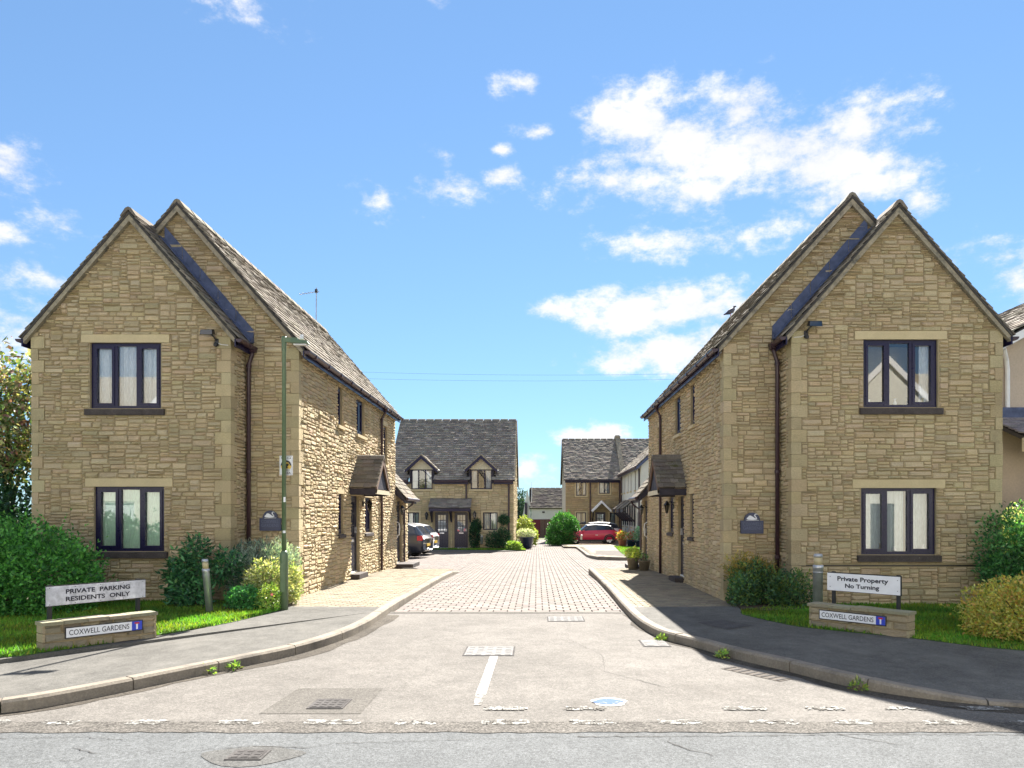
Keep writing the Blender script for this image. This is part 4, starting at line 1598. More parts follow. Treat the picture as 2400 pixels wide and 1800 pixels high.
def nameplate(F, u0, u1, v0, v1, label):
    a = F((u0 + u1) / 2, v0, 0)
    root = thing('street_nameplate', label, 'sign', a)
    mk('plate', MB().fbox(F, u0, u1, v0, v1, .024, .034), M['black'], root)
    mk('face', MB().fbox(F, u0 + .012, u1 - .012, v0 + .01, v1 - .01, .034, .0365), M['signw'], root)
    w = u1 - u0
    h = v1 - v0
    ub = u1 - .012 - h * .92
    lettering(root, 'COXWELL GARDENS', F, u0 + .04, ub - .03, v0 + h * .27, v1 - h * .25, .0385, M['letter'], .004)
    mk('symbol_panel', MB().fbox(F, ub, u1 - .012, v0 + .01, v1 - .01, .0365, .0375), M['blue'], root)
    c = (ub + u1 - .012) / 2
    mk('symbol_stem', MB().fbox(F, c - h * .08, c + h * .08, v0 + h * .16, v0 + h * .66, .0375, .0385), M['signw'], root)
    mk('symbol_bar', MB().fbox(F, c - h * .22, c + h * .22, v0 + h * .66, v0 + h * .82, .0375, .0385), M['red'], root)
    return root


swL, FL, lnL = sign_wall((-5.42, 8.16), (-4.67, 9.09), .32, 0, 'in the left lawn below the private parking sign', '')
nameplate(FL, lnL * .165, lnL * .865, .12, .245, 'white street nameplate with blue dead end symbol on the left sign wall')
swR, FR, lnR = sign_wall((3.68, 10.0), (4.51, 9.03), .32, 0, 'in the right lawn below the private property sign', '')
nameplate(FR, lnR * .115, lnR * .81, .125, .25, 'white street nameplate with blue dead end symbol on the right sign wall')


def board(A, B, z0, z1, posts, label, lines, mat, back):
    F, Ln = line_frame(A, B)
    root = thing('notice_sign', label, 'sign', (A[0], A[1], 0))
    mk('board', MB().fbox(F, 0, Ln, z0, z1, 0, .012), M[mat], root)
    mk('back_frame', MB().fbox(F, .005, Ln + .012, z0 - .008, z1 + .012, -.02, -.002), M['black'], root)
    for p in posts:
        mk('post', MB().fbox(F, Ln * p - .02, Ln * p + .02, -.05, z1 + .02, -.06, -.021), M['black'], root)
    for s, u0, u1, v0, v1, w in lines:
        lettering(root, s, F, Ln * u0, Ln * u1, z0 + (z1 - z0) * v0, z0 + (z1 - z0) * v1, .0145, M['letter'], w)
    for u in (.03, .27, .52, .76, .97) if mat == 'signold' else (.045, .97):
        for v in ((.06, .94) if mat == 'signold' else (.22, .8)):
            x = F(Ln * u, z0 + (z1 - z0) * v, .012)
            y = F(Ln * u, z0 + (z1 - z0) * v, .017)
            mk('screw', MB().tube([x, y], .005, 6), M['black'], root)
    return root


board((-5.53, 8.36), (-4.92, 9.32), .475, .69, (.05, .94), 'weathered white board reading private parking on two posts in left lawn',
      [('PRIVATE  PARKING', .18, .83, .57, .82, .03), ('RESIDENTS  ONLY', .18, .83, .17, .42, .03)], 'signold', 0)
board((3.91, 9.98), (4.54, 9.27), .50, .73, (.07, .96), 'clean white board reading private property on two posts in right lawn',
      [('Private Property', .15, .85, .50, .84, .028), ('No Turning', .26, .73, .12, .44, .028)], 'signw', 0)

# ------------------------------------------------------------------ slate plaques with a swan


def plaque(cx, y, zb, w, h, label):
    root = thing('slate_plaque', label, 'plaque', (cx, y, zb))
    F = lambda u, v, n: (cx + u, y - n, zb + v)
    hw = w / 2
    r = w * .35
    zs = h * .62
    pts = [(-hw, 0), (hw, 0), (hw, zs), (r, zs)]
    for k in range(1, 12):
        a = math.pi * k / 12
        pts.append((r * math.cos(a), zs + (h - zs) * math.sin(a)))
    pts += [(-r, zs), (-hw, zs)]
    mb = MB()
    n = len(pts)
    mb.add([F(a, b, .02) for a, b in pts] + [F(a, b, .075) for a, b in pts], [tuple(range(n, 2 * n))] + [(i, (i + 1) % n, (i + 1) % n + n, i + n) for i in range(n)])
    mk('slab', mb, M['slate'], root)
    lettering(root, 'COXWELL', F, -hw * .82, hw * .82, h * .38, h * .53, .0775, M['slate_letter'], .0)
    lettering(root, 'GARDENS', F, -hw * .82, hw * .82, h * .19, h * .34, .0775, M['slate_letter'], .0)
    sw = MB()
    S = lambda px, pz: F((px - .5) * w * .62, h * .63 + pz * h * .32, .078)
    body = [(.08, .2), (.2, .1), (.45, .06), (.72, .08), (.86, .16), (.8, .27), (.66, .35), (.52, .55), (.36, .72), (.24, .66), (.2, .5), (.13, .38)]
    sw.add([S(*p) for p in body], [tuple(range(len(body)))])
    neck = [(.74, .18), (.8, .3), (.74, .5), (.67, .68), (.68, .84), (.76, .93)]
    for (a, b), (c, d) in zip(neck, neck[1:]):
        t = .04
        sw.add([S(a - t, b), S(a + t, b), S(c + t, d), S(c - t, d)], [(0, 1, 2, 3)])
    sw.add([S(.66, .95), S(.76, .99), S(.9, .84), S(.75, .86)], [(0, 1, 2, 3)])
    sw.add([S(.05, -.05), S(.95, -.02), S(1.0, .03), S(.1, .0)], [(0, 1, 2, 3)])
    mk('swan_emblem', sw, M['swan'], root)
    return root


plaque(-4.85, 13.57, 1.22, .385, .37, 'dark slate plaque with white swan on the left house near the lamp post')
plaque(3.77, 13.06, 1.18, .395, .37, 'dark slate plaque with white swan on the right house beside the downpipe')

# ------------------------------------------------------------------ floodlights under the gables


def floodlight(x, y, z, s, label):
    root = thing('floodlight', label, 'floodlight', (x, y, z))
    mk('back_plate', MB().box(x - .03, x + .03, y - .045, y - .02, z - .08, z + .04), M['black'], root)
    mk('arm', MB().tube([(x, y - .03, z), (x - s * .02, y - .1, z + .06), (x - s * .06, y - .14, z + .1)], .014, 6), M['black'], root)
    h = MB()
    a = Vector((x - s * .1, y - .17, z + .12))
    h.add([a + Vector(p) for p in ((-.11, -.05, -.05), (.11, -.05, -.05), (.11, .06, -.02), (-.11, .06, -.02), (-.1, -.04, .04), (.1, -.04, .04), (.1, .05, .06), (-.1, .05, .06))], BOXF)
    hd = mk('lamp_head', h, M['black'], root)
    mk('lens', MB().add([a + Vector(p) for p in ((-.1, -.053, -.045), (.1, -.053, -.045), (.095, -.045, .03), (-.095, -.045, .03))], [(0, 1, 2, 3)]), M['dglass'], hd)
    mk('sensor', MB().lathe([(.0, -.05), (.03, -.04), (.032, 0), (.02, .02)], (x, y - .08, z - .06), 10), M['black'], root)
    mk('cable', MB().tube([(x, y - .03, z - .02), (x + s * .08, y - .03, z - .06), (x + s * .2, y - .03, z - .07)], .006, 5), M['white'], root)
    return root


floodlight(-5.55, 12.9, 4.52, 1, 'black floodlight under the left house eave above the downpipe')
floodlight(4.52, 12.5, 4.56, -1, 'black floodlight under the right house eave above the downpipe')

# ------------------------------------------------------------------ lamp post with watch sign
lx, ly = -4.0, 11.75
lp = thing('lamp_post', 'green steel lamp post at the left footway edge', 'lamp post', (lx, ly, 0))
mk('base_column', MB().lathe([(.064, -.1), (.064, .86), (.06, .9), (.042, .94)], (lx, ly, 0), 14), M['green'], lp, True)
mk('pole', MB().lathe([(.036, .9), (.03, 4.1), (.036, 4.12), (.036, 4.3), (.036, 4.33)], (lx, ly, 0), 14), M['green'], lp, True)
mk('bracket_arm', MB().box(lx - .034, lx + .22, ly - .028, ly + .028, 4.24, 4.31), M['green'], lp)
hd = MB()
hd.add([(lx + .12, ly - .09, 4.22), (lx + .4, ly - .06, 4.21), (lx + .4, ly + .06, 4.21), (lx + .12, ly + .09, 4.22),
        (lx + .14, ly - .06, 4.29), (lx + .37, ly - .045, 4.26), (lx + .37, ly + .045, 4.26), (lx + .14, ly + .06, 4.3)], BOXF)
hd2 = mk('lantern_head', hd, M['green'], lp)
mk('lens', MB().box(lx + .16, lx + .37, ly - .045, ly + .045, 4.19, 4.208), M['lens'], hd2)
mk('photocell', MB().lathe([(.03, 4.29), (.03, 4.34), (.02, 4.36)], (lx + .28, ly, 0), 10), M['lens'], hd2)
mk('access_door', MB().box(lx - .035, lx + .035, ly - .068, ly - .06, .3, .75), M['green'], lp)
mk('number_sticker', MB().box(lx + .005, lx + .033, ly - .043, ly - .034, 1.71, 1.79), M['signw'], lp)
mk('number_sticker', MB().box(lx - .005, lx + .033, ly - .043, ly - .034, 1.22, 1.26), M['signw'], lp)

ws = thing('watch_sign', 'white neighbourhood watch sign fixed behind the green lamp post', 'sign', (lx, ly, 2.14))
sx, sy = lx + .01, ly + .07
FS = lambda u, v, n: (sx + u, sy - n, v)
mk('plate', MB().fbox(FS, -.105, .105, 2.14, 2.45, 0, .006), M['signw'], ws)
mk('clamp', MB().fbox(FS, -.06, .06, 2.2, 2.24, .006, .02), M['galv'], ws)
mk('border', MB().fbox(FS, -.098, -.095, 2.15, 2.44, .006, .008).fbox(FS, .095, .098, 2.15, 2.44, .006, .008).fbox(FS, -.098, .098, 2.15, 2.153, .006, .008).fbox(FS, -.098, .098, 2.437, 2.44, .006, .008), M['letter'], ws)
lettering(ws, 'THIS IS A', FS, -.082, .082, 2.395, 2.425, .009, M['letter'], .02)
lettering(ws, 'AREA', FS, -.05, .075, 2.16, 2.19, .009, M['letter'], .02)


def ring(F, cx, cz, r0, r1, a0, a1, n, k=20):
    V = []
    for i in range(k + 1):
        a = a0 + (a1 - a0) * i / k
        V += [F(cx + r0 * math.cos(a), cz + r0 * math.sin(a), n), F(cx + r1 * math.cos(a), cz + r1 * math.sin(a), n)]
    return MB().add(V, [(2 * i, 2 * i + 2, 2 * i + 3, 2 * i + 1) for i in range(k)])


mk('ring_upper', ring(FS, 0, 2.292, .06, .085, 0, math.pi, .009), M['letter'], ws)
mk('ring_lower', ring(FS, 0, 2.292, .06, .085, math.pi, 2 * math.pi, .009), M['yellow'], ws)
mk('roundel', ring(FS, 0, 2.292, 0, .058, 0, 2 * math.pi, .0085, 24), M['yellow'], ws)
mk('roundel_mark', MB().add([FS(*p, .0095) for p in ((-.03, 2.3), (-.01, 2.33), (.012, 2.32), (.05, 2.325), (.042, 2.3), (.02, 2.27), (.04, 2.25), (-.02, 2.25))], [tuple(range(8))]), M['letter'], ws)

# ------------------------------------------------------------------ bollard lights


def bollard(x, y, h, r, tilt, label):
    root = thing('bollard_light', label, 'bollard', (x, y, 0))
    T = lambda prof: MB().lathe(prof, (0, 0, 0), 16)

    def put(name, prof, mat):
        mb = MB().lathe(prof, (0, 0, 0), 16)
        mb.v = [(x + a + tilt * c, y + b, c) for a, b, c in mb.v]
        return mk(name, mb, M[mat], root, True)
    put('post', [(r, -.08), (r, h * .76), (r * 1.08, h * .77), (r * 1.08, h * .82), (r * .95, h * .825)], 'galv')
    put('lens', [(r * .86, h * .82), (r * .86, h * .95)], 'amber')
    put('cap', [(r * .92, h * .945), (r * .95, h * .97), (r * .8, h), (.0, h + .004)], 'galv')
    put('collar', [(r * 1.06, h * .70), (r * 1.06, h * .715)], 'galv')
    return root


bollard(-5.0, 11.35, .83, .052, -.09, 'leaning grey metal bollard light in front of the left shrubs')
bollard(4.16, 11.0, .93, .07, .01, 'upright silver bollard light behind the right sign wall')

# ------------------------------------------------------------------ vegetation near the houses
GRN = [(.035, .11, .03), (.05, .15, .035), (.07, .2, .04), (.03, .085, .03)]
DKG = [(.015, .05, .028), (.025, .07, .035), (.03, .085, .03)]
shrub('hedge', 'large rounded bright green hedge at the left edge of the left lawn', 'hedge',
      [(-8.45, 11.5, .55, 1.5, 1.05, .9), (-7.75, 11.45, .4, .85, .8, .72), (-9.0, 11.3, .5, 1.2, .9, .95)], 30000, .065, .02, [(.05, .17, .035), (.075, .24, .045), (.1, .3, .055), (.035, .12, .035)], 21, lump=.14, rmin=.7, vr=.3, clump=3)
tree('young_tree', 'loose leafed tree with reddish shoots left of the left house', (-10.25, 14.4, -.05), 4.4,
     [(-10.1, 14.3, 3.5, .9, .9, .8), (-9.7, 14.5, 4.1, .55, .6, .55), (-10.6, 14.2, 4.2, .7, .7, .7), (-9.75, 14.2, 2.7, .6, .8, .7), (-10.5, 14, 2.8, .8, .8, .8)],
     6500, .12, .03, [(.08, .15, .05), (.13, .19, .06), (.2, .22, .08), (.06, .11, .04), (.16, .09, .08), (.24, .23, .1), (.28, .26, .17)], 22, out=.2, up=-.2, rmin=.15, vr=.4)
shrub('laurel_bush', 'dark green laurel bush beside the left house corner under the tree', 'shrub',
      [(-9.75, 13.5, 1.0, .95, .8, 1.15), (-10.6, 13.4, 1.3, .9, .8, 1.2), (-9.4, 13.25, .7, .55, .5, .8)], 11000, .1, .03, DKG, 23, lump=.25, rmin=.5)
shrub('leafy_shrub', 'tall mid green leafy shrub beside the leaning bollard', 'shrub',
      [(-5.78, 12.2, .45, .24, .25, .45), (-5.6, 12.2, .85, .2, .2, .33), (-5.2, 12.4, .62, .26, .22, .3), (-5.92, 12.2, .42, .16, .2, .36), (-5.68, 12.15, .2, .3, .25, .25)], 3000, .1, .02, [(.03, .11, .05), (.05, .16, .06), (.07, .2, .07), (.03, .08, .04)], 24, lump=.3, rmin=.3, up=.0)
shrub('lavender_bush', 'grey green lavender bush against the left house wall', 'shrub',
      [(-4.8, 12.8, .6, .48, .4, .42), (-4.42, 12.75, .62, .3, .35, .4), (-4.95, 12.6, .5, .3, .28, .36)], 9000, .075, .009, [(.14, .2, .16), (.2, .26, .2), (.09, .15, .12), (.25, .3, .24)], 25, lump=.25, rmin=.35, up=.7, out=.7)
shrub('variegated_bush', 'cream and green variegated bush behind the lamp post base', 'shrub',
      [(-4.42, 12.2, .4, .34, .28, .34), (-4.18, 12.5, .34, .2, .25, .33)], 5600, .055, .014, [(.38, .38, .18), (.3, .33, .12), (.16, .24, .08), (.45, .45, .24)], 26, lump=.25, rmin=.35)
shrub('geranium_clump', 'low bright green clump at the front of the left bed', 'plant',
      [(-4.62, 11.75, .16, .26, .2, .2)], 1500, .05, .02, [(.05, .2, .06), (.08, .27, .07), (.05, .15, .05)], 27, stems=3)
fl_ = shrub('flowering_plant', 'low yellow green plant with a pink flower beside the lamp post', 'plant',
            [(-4.22, 11.72, .18, .18, .15, .22)], 1100, .045, .014, [(.2, .32, .06), (.13, .26, .06), (.28, .36, .1)], 28, stems=3)
fm = MB()
for k in range(7):
    a = k * .9
    fm.add([(-4.12, 11.56, .27), (-4.12 + .025 * math.cos(a), 11.55, .27 + .025 * math.sin(a)), (-4.12 + .025 * math.cos(a + .8), 11.55, .27 + .025 * math.sin(a + .8))], [(0, 1, 2)], (.75, .2, .28))
mk('flower', fm, M['leaf'], fl_)
shrub('mixed_shrub', 'low mixed shrub with rusty top against the right house plaque wall', 'shrub',
      [(3.65, 12.5, .32, .38, .35, .36), (4.1, 12.2, .25, .4, .35, .34), (3.4, 12.3, .2, .22, .3, .3)], 7000, .06, .014, [(.04, .1, .04), (.06, .14, .04), (.09, .14, .03), (.04, .09, .05)], 29, lump=.3, rmin=.35)
shrub('bronze_shrub', 'feathery yellow brown shrub at the corner of the right house', 'shrub',
      [(3.6, 12.75, .55, .34, .25, .27), (3.85, 12.8, .5, .25, .2, .25)], 3000, .06, .009, [(.3, .22, .06), (.22, .2, .05), (.16, .17, .04)], 30, lump=.3, rmin=.3, up=.5)
shrub('corner_shrub', 'tall dark green shrub at the outer corner of the right house', 'shrub',
      [(7.75, 11.95, .85, .6, .45, .75), (8.3, 11.9, .8, .7, .5, .8), (7.55, 11.9, .45, .35, .35, .5)], 12000, .06, .017, [(.04, .13, .04), (.06, .18, .05), (.03, .09, .035), (.08, .22, .06)], 31, lump=.25, rmin=.5)
shrub('pale_shrub', 'pale cream leafed shrub behind the dark shrub at the right edge', 'shrub',
      [(8.6, 12.6, 1.25, .65, .45, .5), (8.1, 12.55, 1.2, .35, .3, .35)], 5000, .055, .016, [(.4, .42, .2), (.3, .36, .14), (.2, .28, .09)], 32, lump=.25, rmin=.5)
shrub('golden_bush', 'rounded golden orange bush on the right lawn by the footway', 'shrub',
      [(5.98, 9.05, .27, .72, .58, .46), (5.75, 8.98, .22, .45, .45, .38), (6.4, 9.0, .3, .6, .55, .48)], 15000, .042, .014, [(.42, .34, .06), (.46, .27, .08), (.28, .3, .06), (.2, .26, .06), (.5, .38, .1)], 33, lump=.14, rmin=.7, vr=.3, clump=4)

for i, (x, y, n_) in enumerate(((-3.32, 7.48, 50), (1.6, 9.5, 45), (2.1, 8.35, 60), (2.95, 6.82, 40), (-3.14, 7.68, 25))):
    shrub('weed_tuft', ['small weed at the foot of the left kerb below the lamp shadow', 'small weed on the right kerb where it starts to curve', 'spreading weed in the right gutter by the inspection cover',
                        'weed by the right kerb beyond the gully grate', 'tiny weed beside the left kerb joint'][i], 'weed',
          [(x, y, -.08, .07, .05, .045)], n_ * 2, .045, .01, [(.1, .22, .04), (.16, .28, .05), (.2, .24, .06)], 40 + i, zmin=-.099, stems=2)

# ------------------------------------------------------------------ surface covers, markings, cracks
def cover(x0, x1, y0, y1, z, label, mat='iron', rows=5, frame=True):
    root = thing('manhole_cover', label, 'cover', ((x0 + x1) / 2, (y0 + y1) / 2, z))
    mk('frame', MB().box(x0 - .02, x1 + .02, y0 - .02, y1 + .02, z - .02, z + .004), M['iron'], root)
    mk('plate', MB().box(x0, x1, y0, y1, z - .01, z + .008), M[mat], root)
    st = MB()
    for i in range(rows):
        for j in range(rows):
            a, b = x0 + (x1 - x0) * (i + .5) / rows, y0 + (y1 - y0) * (j + .5) / rows
            w, d = (x1 - x0) / rows * .3, (y1 - y0) / rows * .3
            st.box(a - w, a + w, b - d, b + d, z + .0081, z + .011)
    tag(mk('tread_studs', st, M[mat], root), kind='stuff')
    return root


cover(.18, .71, 11.2, 11.7, -.1, 'pale rectangular manhole cover just before the block paving', 'iron_pale')
cover(-.83, -.28, 8.46, 9.02, -.1, 'pale rectangular manhole cover above the white line in mid road', 'iron_pale')
cover(-1.88, -1.62, 6.14, 6.42, -.094, 'small square cover inside the darker road patch', 'iron', 4)
cover(-2.02, -1.82, 4.86, 5.02, -.094, 'small square cover in the main road at the bottom left', 'iron', 3)
cv = cover(1.32, 1.62, 9.05, 9.5, -.1, 'plain pale cover against the right kerb', 'iron_pale', 2)
gr = thing('gully_grate', 'black slotted gully grate against the right kerb', 'grate', (2.35, 7.55, -.1))
Fg, lg = line_frame((2.08, 7.86), (2.5, 7.25))
G2 = lambda u, v, n: Fg(u, -.1 + n, v)
mk('frame', MB().add([G2(*p, .004) for p in ((0, .0), (lg, .0), (lg, .2), (0, .2))], [(0, 1, 2, 3)]), M['joint'], gr)
for k in range(8):
    u = .03 + k * (lg - .09) / 7
    mk('bar', MB().add([G2(u, .015, .008), G2(u + .03, .015, .008), G2(u + .03, .185, .008), G2(u, .185, .008)], [(0, 1, 2, 3)]), M['iron'], gr)


def sheet(name, pts, z, mat, parent=None):
    o = mk(name, MB().add([(x, y, z) for x, y in pts], [tuple(range(len(pts)))]), mat, parent)
    return o


road = bpy.data.objects['side_road']
mainr = bpy.data.objects['main_road']
sheet('repair_patch', [(-2.24, 5.98), (-1.42, 5.98), (-1.42, 6.86), (-2.2, 6.86)], -.097, M['patch'], road)
pp = [(-1.9 + .33 * math.cos(a) * (1 + .15 * math.sin(3 * a)), 4.93 + .2 * math.sin(a) * (1 + .1 * math.cos(4 * a))) for a in [k * .314 for k in range(20)]]
sheet('repair_patch', pp, -.097, M['mpatch'], mainr)
sheet('centre_line', [(-.545, 6.62), (-.455, 6.62), (-.44, 8.42), (-.53, 8.42)], -.096, M['paint_ok'], road)
sheet('centre_line', [(-.53, 6.25), (-.47, 6.25), (-.455, 6.6), (-.545, 6.6)], -.096, M['paint'], road)


def worn_dash(x0, x1, y0, y1, z, keep_, seed):
    rr = random.Random(seed)
    mb = MB()
    nx, ny = max(3, int((x1 - x0) / .022)), 6
    ph = rr.uniform(0, 6)
    for i in range(nx):
        for j in range(ny):
            edge = (j in (0, ny - 1)) * .18 + (i in (0, nx - 1)) * .3
            m_ = .5 + .5 * math.sin(ph + i * .42) * math.sin(ph * 2 + j * .9 + i * .21)
            if rr.random() * .55 + m_ * .45 < 1 - keep_ + edge:
                continue
            a, b = x0 + (x1 - x0) * i / nx, y0 + (y1 - y0) * j / ny
            c, d = x0 + (x1 - x0) * (i + 1) / nx, y0 + (y1 - y0) * (j + 1) / ny
            q = lambda: rr.uniform(-.006, .006)
            mb.add([(a + q(), b + q(), z), (c + q(), b + q(), z), (c + q(), d + q(), z), (a + q(), d + q(), z)], [(0, 1, 2, 3)])
    if mb.v:
        mk('give_way_dash', mb, M['paint'], road)


for k in range(-9, 12):
    x = -.43 + k * .68
    w = R.uniform(.3, .44)
    worn_dash(x, x + w, 5.66, 5.79, -.0925, (.9, .75, .84, .6)[k % 4], k + 50)
for k in range(0, 9):
    x = -.44 + k * .66
    if k in (2,):
        continue
    worn_dash(x, x + .36, 6.08, 6.2, -.0925, (.85, .62, .55)[k % 3], k + 90)
c0 = [(.62 + .15 * math.cos(a) * (1 + .12 * math.sin(5 * a)), 6.36 + .15 * math.sin(a)) for a in [k * .26 for k in range(24)]]
sheet('white_paint_spot', c0, -.0962, M['paint_ok'], road)
c1 = [(.61 + .12 * math.cos(a) * (1 + .15 * math.sin(4 * a + 1)), 6.36 + .1 * math.sin(a)) for a in [k * .26 for k in range(24)]]
sheet('blue_paint_spot', c1, -.0935, M['bluepaint'], road)


def crack(pts, w, z, parent, seed):
    rr = random.Random(seed)
    P = []
    for (a, b), (c, d) in zip(pts, pts[1:]):
        n = max(2, int(math.hypot(c - a, d - b) / .035))
        for i in range(n):
            t = i / n
            P.append((a + (c - a) * t + rr.uniform(-.012, .012), b + (d - b) * t + rr.uniform(-.012, .012)))
    V = []
    for i, (x, y) in enumerate(P):
        ww = w * rr.uniform(.3, 1.2) * (1 - .6 * i / len(P))
        V += [(x - ww * .7, y - ww, z), (x + ww * .7, y + ww, z)]
    mk('crack', MB().add(V, [(2 * i, 2 * i + 2, 2 * i + 3, 2 * i + 1) for i in range(len(P) - 1)]), M['crack'], parent)


crack([(.3, 5.36), (1.6, 5.38), (2.3, 5.42), (3.6, 5.40), (4.8, 5.44), (6.5, 5.42)], .006, -.0955, mainr, 1)
crack([(.98, 5.38), (.92, 5.25), (1.0, 5.1), (1.15, 4.98), (1.2, 4.9)], .006, -.0955, mainr, 2)
crack([(2.2, 5.42), (2.4, 5.26), (2.58, 5.14)], .005, -.0955, mainr, 3)
crack([(-4.6, 5.36), (-3.9, 5.32), (-3.3, 5.35), (-2.9, 5.28)], .005, -.0955, mainr, 4)
crack([(-3.2, 5.1), (-2.95, 4.98), (-3.0, 4.86), (-3.4, 4.72)], .005, -.0955, mainr, 5)
crack([(-2.4, 5.0), (-2.0, 5.14), (-1.6, 5.1), (-1.4, 5.2), (-.6, 5.28), (.2, 5.36)], .005, -.0955, mainr, 6)
crack([(-9, 5.73), (-6, 5.745), (-3, 5.735), (0, 5.74), (3, 5.745), (6, 5.74), (9, 5.75)], .004, -.0915, road, 7)



def gutter_dirt(line, sgn, seed):
    rr = random.Random(seed)
    V = []
    w = .1
    for (x, y), (x2, y2) in zip(offset(line, -.005 * sgn), offset(line, -1.0 * sgn)):
        w = max(.02, min(.22, w + rr.uniform(-.04, .04)))
        V += [(x, y, -.0972), (x + (x2 - x) * w, y + (y2 - y) * w, -.0972)]
    n = len(V) // 2
    mk('gutter_dirt', MB().add(V, [(2 * i, 2 * i + 1, 2 * i + 3, 2 * i + 2) for i in range(n - 1)]), M['gutter_dirt'], road)


gutter_dirt([p for p in KL if -7 < p[0] and p[1] < 12], 1, 3)
gutter_dirt([p for p in KR if p[0] < 7 and p[1] < 12], 1, 4)

crack([(-1.9, 7.0), (-1.2, 7.5), (-.9, 8.2), (-.85, 8.4)], .0035, -.0956, road, 8)
crack([(1.2, 6.9), (.7, 7.6), (.75, 8.5), (.4, 9.6), (.5, 11.1)], .0035, -.0956, road, 9)
crack([(-2.2, 9.7), (-1.2, 10.2), (-.2, 10.1), (.8, 10.6)], .003, -.0956, road, 10)

# ------------------------------------------------------------------ lanterns, handles on the street walls


def lantern(x, y, z, ox, oy, label, s=1.0):
    root = thing('wall_lantern', label, 'lantern', (x, y, z))
    mk('wall_plate', MB().box(x - .02 * abs(oy) - .01, x + .02 * abs(oy) + .01, y - .02 * abs(ox) - .01, y + .02 * abs(ox) + .01, z - .1, z + .04), M['black'], root)
    px, py = x + ox * .16 * s, y + oy * .16 * s
    mk('arm', MB().tube([(x, y, z - .04), (x + ox * .08 * s, y + oy * .08 * s, z + .05), (px, py, z + .02)], .012, 6), M['black'], root)
    mk('glass_body', MB().lathe([(.035 * s, z - .2 * s), (.065 * s, z - .03 * s)], (px, py, 0), 6), M['dglass'], root)
    mk('cap', MB().lathe([(.085 * s, z - .03 * s), (.03 * s, z + .04 * s), (.012, z + .07 * s)], (px, py, 0), 6), M['black'], root)
    mk('base', MB().lathe([(.01, z - .24 * s), (.04 * s, z - .2 * s)], (px, py, 0), 6), M['black'], root)
    return root


lantern(-4.33, 18.5, 1.82, 1, 0, 'black lantern right of the porch door on the left house')
lantern(3.27, 17.75, 1.78, -1, 0, 'black lantern left of the porch door on the right house')
lantern(-4.33, 23.0, 1.75, 1, 0, 'black lantern beside the far wing door of the left house')
lantern(3.27, 22.05, 1.75, -1, 0, 'black lantern beside the far wing door of the right house')

# ------------------------------------------------------------------ roof aerial and pigeon
ae = thing('tv_aerial', 'thin television aerial on the left house ridge', 'aerial', (-6.54, 22.0, 7.1))
mk('mast', MB().tube([(-6.54, 22.0, 7.1), (-6.53, 22.0, 8.25)], .016, 6), M['galv'], ae)
mk('boom', MB().tube([(-6.45, 22.0, 8.14), (-7.0, 21.9, 8.02)], .011, 5), M['galv'], ae)
for k in range(7):
    t = k / 6
    x, y, z = -6.5 - .48 * t, 21.99 - .09 * t, 8.13 - .1 * t
    mk('element', MB().tube([(x, y - .12, z), (x, y + .12, z)], .005, 4), M['galv'], ae)
mk('clamp', MB().box(-6.57, -6.5, 21.97, 22.03, 8.1, 8.2), M['black'], ae)

pg = thing('pigeon', 'grey pigeon perched on the right house ridge', 'bird', (5.52, 21.1, 7.17))
bx_, by_, bz_ = 5.52, 21.1, 7.17
M['pigeon'] = plain('pigeon_grey', (.09, .09, .11), .6)
mk('body', MB().tube([(bx_ - .21, by_, bz_ + .03), (bx_ - .14, by_, bz_ + .06), (bx_ - .06, by_, bz_ + .1), (bx_ + .03, by_, bz_ + .15), (bx_ + .075, by_, bz_ + .2), (bx_ + .085, by_, bz_ + .25), (bx_ + .1, by_, bz_ + .275), (bx_ + .13, by_, bz_ + .27), (bx_ + .155, by_, bz_ + .262)],
                     [.012, .03, .065, .072, .045, .03, .034, .02, .005], 10), M['pigeon'], pg, True)
for s_ in (-.025, .025):
    mk('leg', MB().tube([(bx_ - .02, by_ + s_, bz_ + .09), (bx_ - .01, by_ + s_, bz_ - .01)], .006, 5), M['red'], pg)
    mk('wing', MB().add([(bx_ + .05, by_ + s_ * 2.9, bz_ + .16), (bx_ - .08, by_ + s_ * 2.8, bz_ + .06), (bx_ - .2, by_ + s_ * 1.2, bz_ + .03), (bx_ - .07, by_ + s_ * 2.6, bz_ + .13)], [(0, 1, 2, 3)]), M['slate'], pg)

# overhead cables beyond the houses
for i, (z, dz) in enumerate(((7.45, -.06), (7.28, .02))):
    c_ = MB().tube([(-11 + 22 * k / 16, 30 + i * .6, z + dz * k / 16 + .25 * ((k - 8) / 8) ** 2 - .25) for k in range(17)], .0032, 5)
    o = mk('overhead_cable', c_, M['black'], None, own_origin=True)
    tag(o, ['upper thin black cable strung across the sky between the houses', 'lower thin black cable strung across the sky between the houses'][i], 'cable')

# ------------------------------------------------------------------ generic far building helpers
FAR_COLS = [(.56, .46, .265), (.58, .475, .285), (.53, .43, .25), (.60, .49, .30), (.56, .445, .265)]
SLATE_COLS = [(.275, .245, .205), (.305, .275, .23), (.245, .22, .19), (.335, .3, .255), (.22, .195, .17)]


def wallset(root, F, u0, u1, v0, v1, openings, mat='mortar', stones=True, name='wall', unit=.05, blocked=(), n=300, score=1):
    wb = MB()
    backing(wb, F, u0, u1, v0, v1, [o[:4] for o in openings])
    w = mk(name, wb, M[mat], root)
    if stones:
        bl = [(o[0] - .12, o[1] + .12, o[2] - .12, o[3] + .14) for o in openings] + list(blocked)
        ps = [stone_piece(F, a, b, c, d, score, .006, .9, FAR_COLS) for a, b, c, d in rubble(u0, u1, v0, v1, bl, None, unit, unit, .15, .5, (2, 2, 3, 3))]
        flush(ps, 'stone', 'stonework', M['stone'], w, n)
    return w


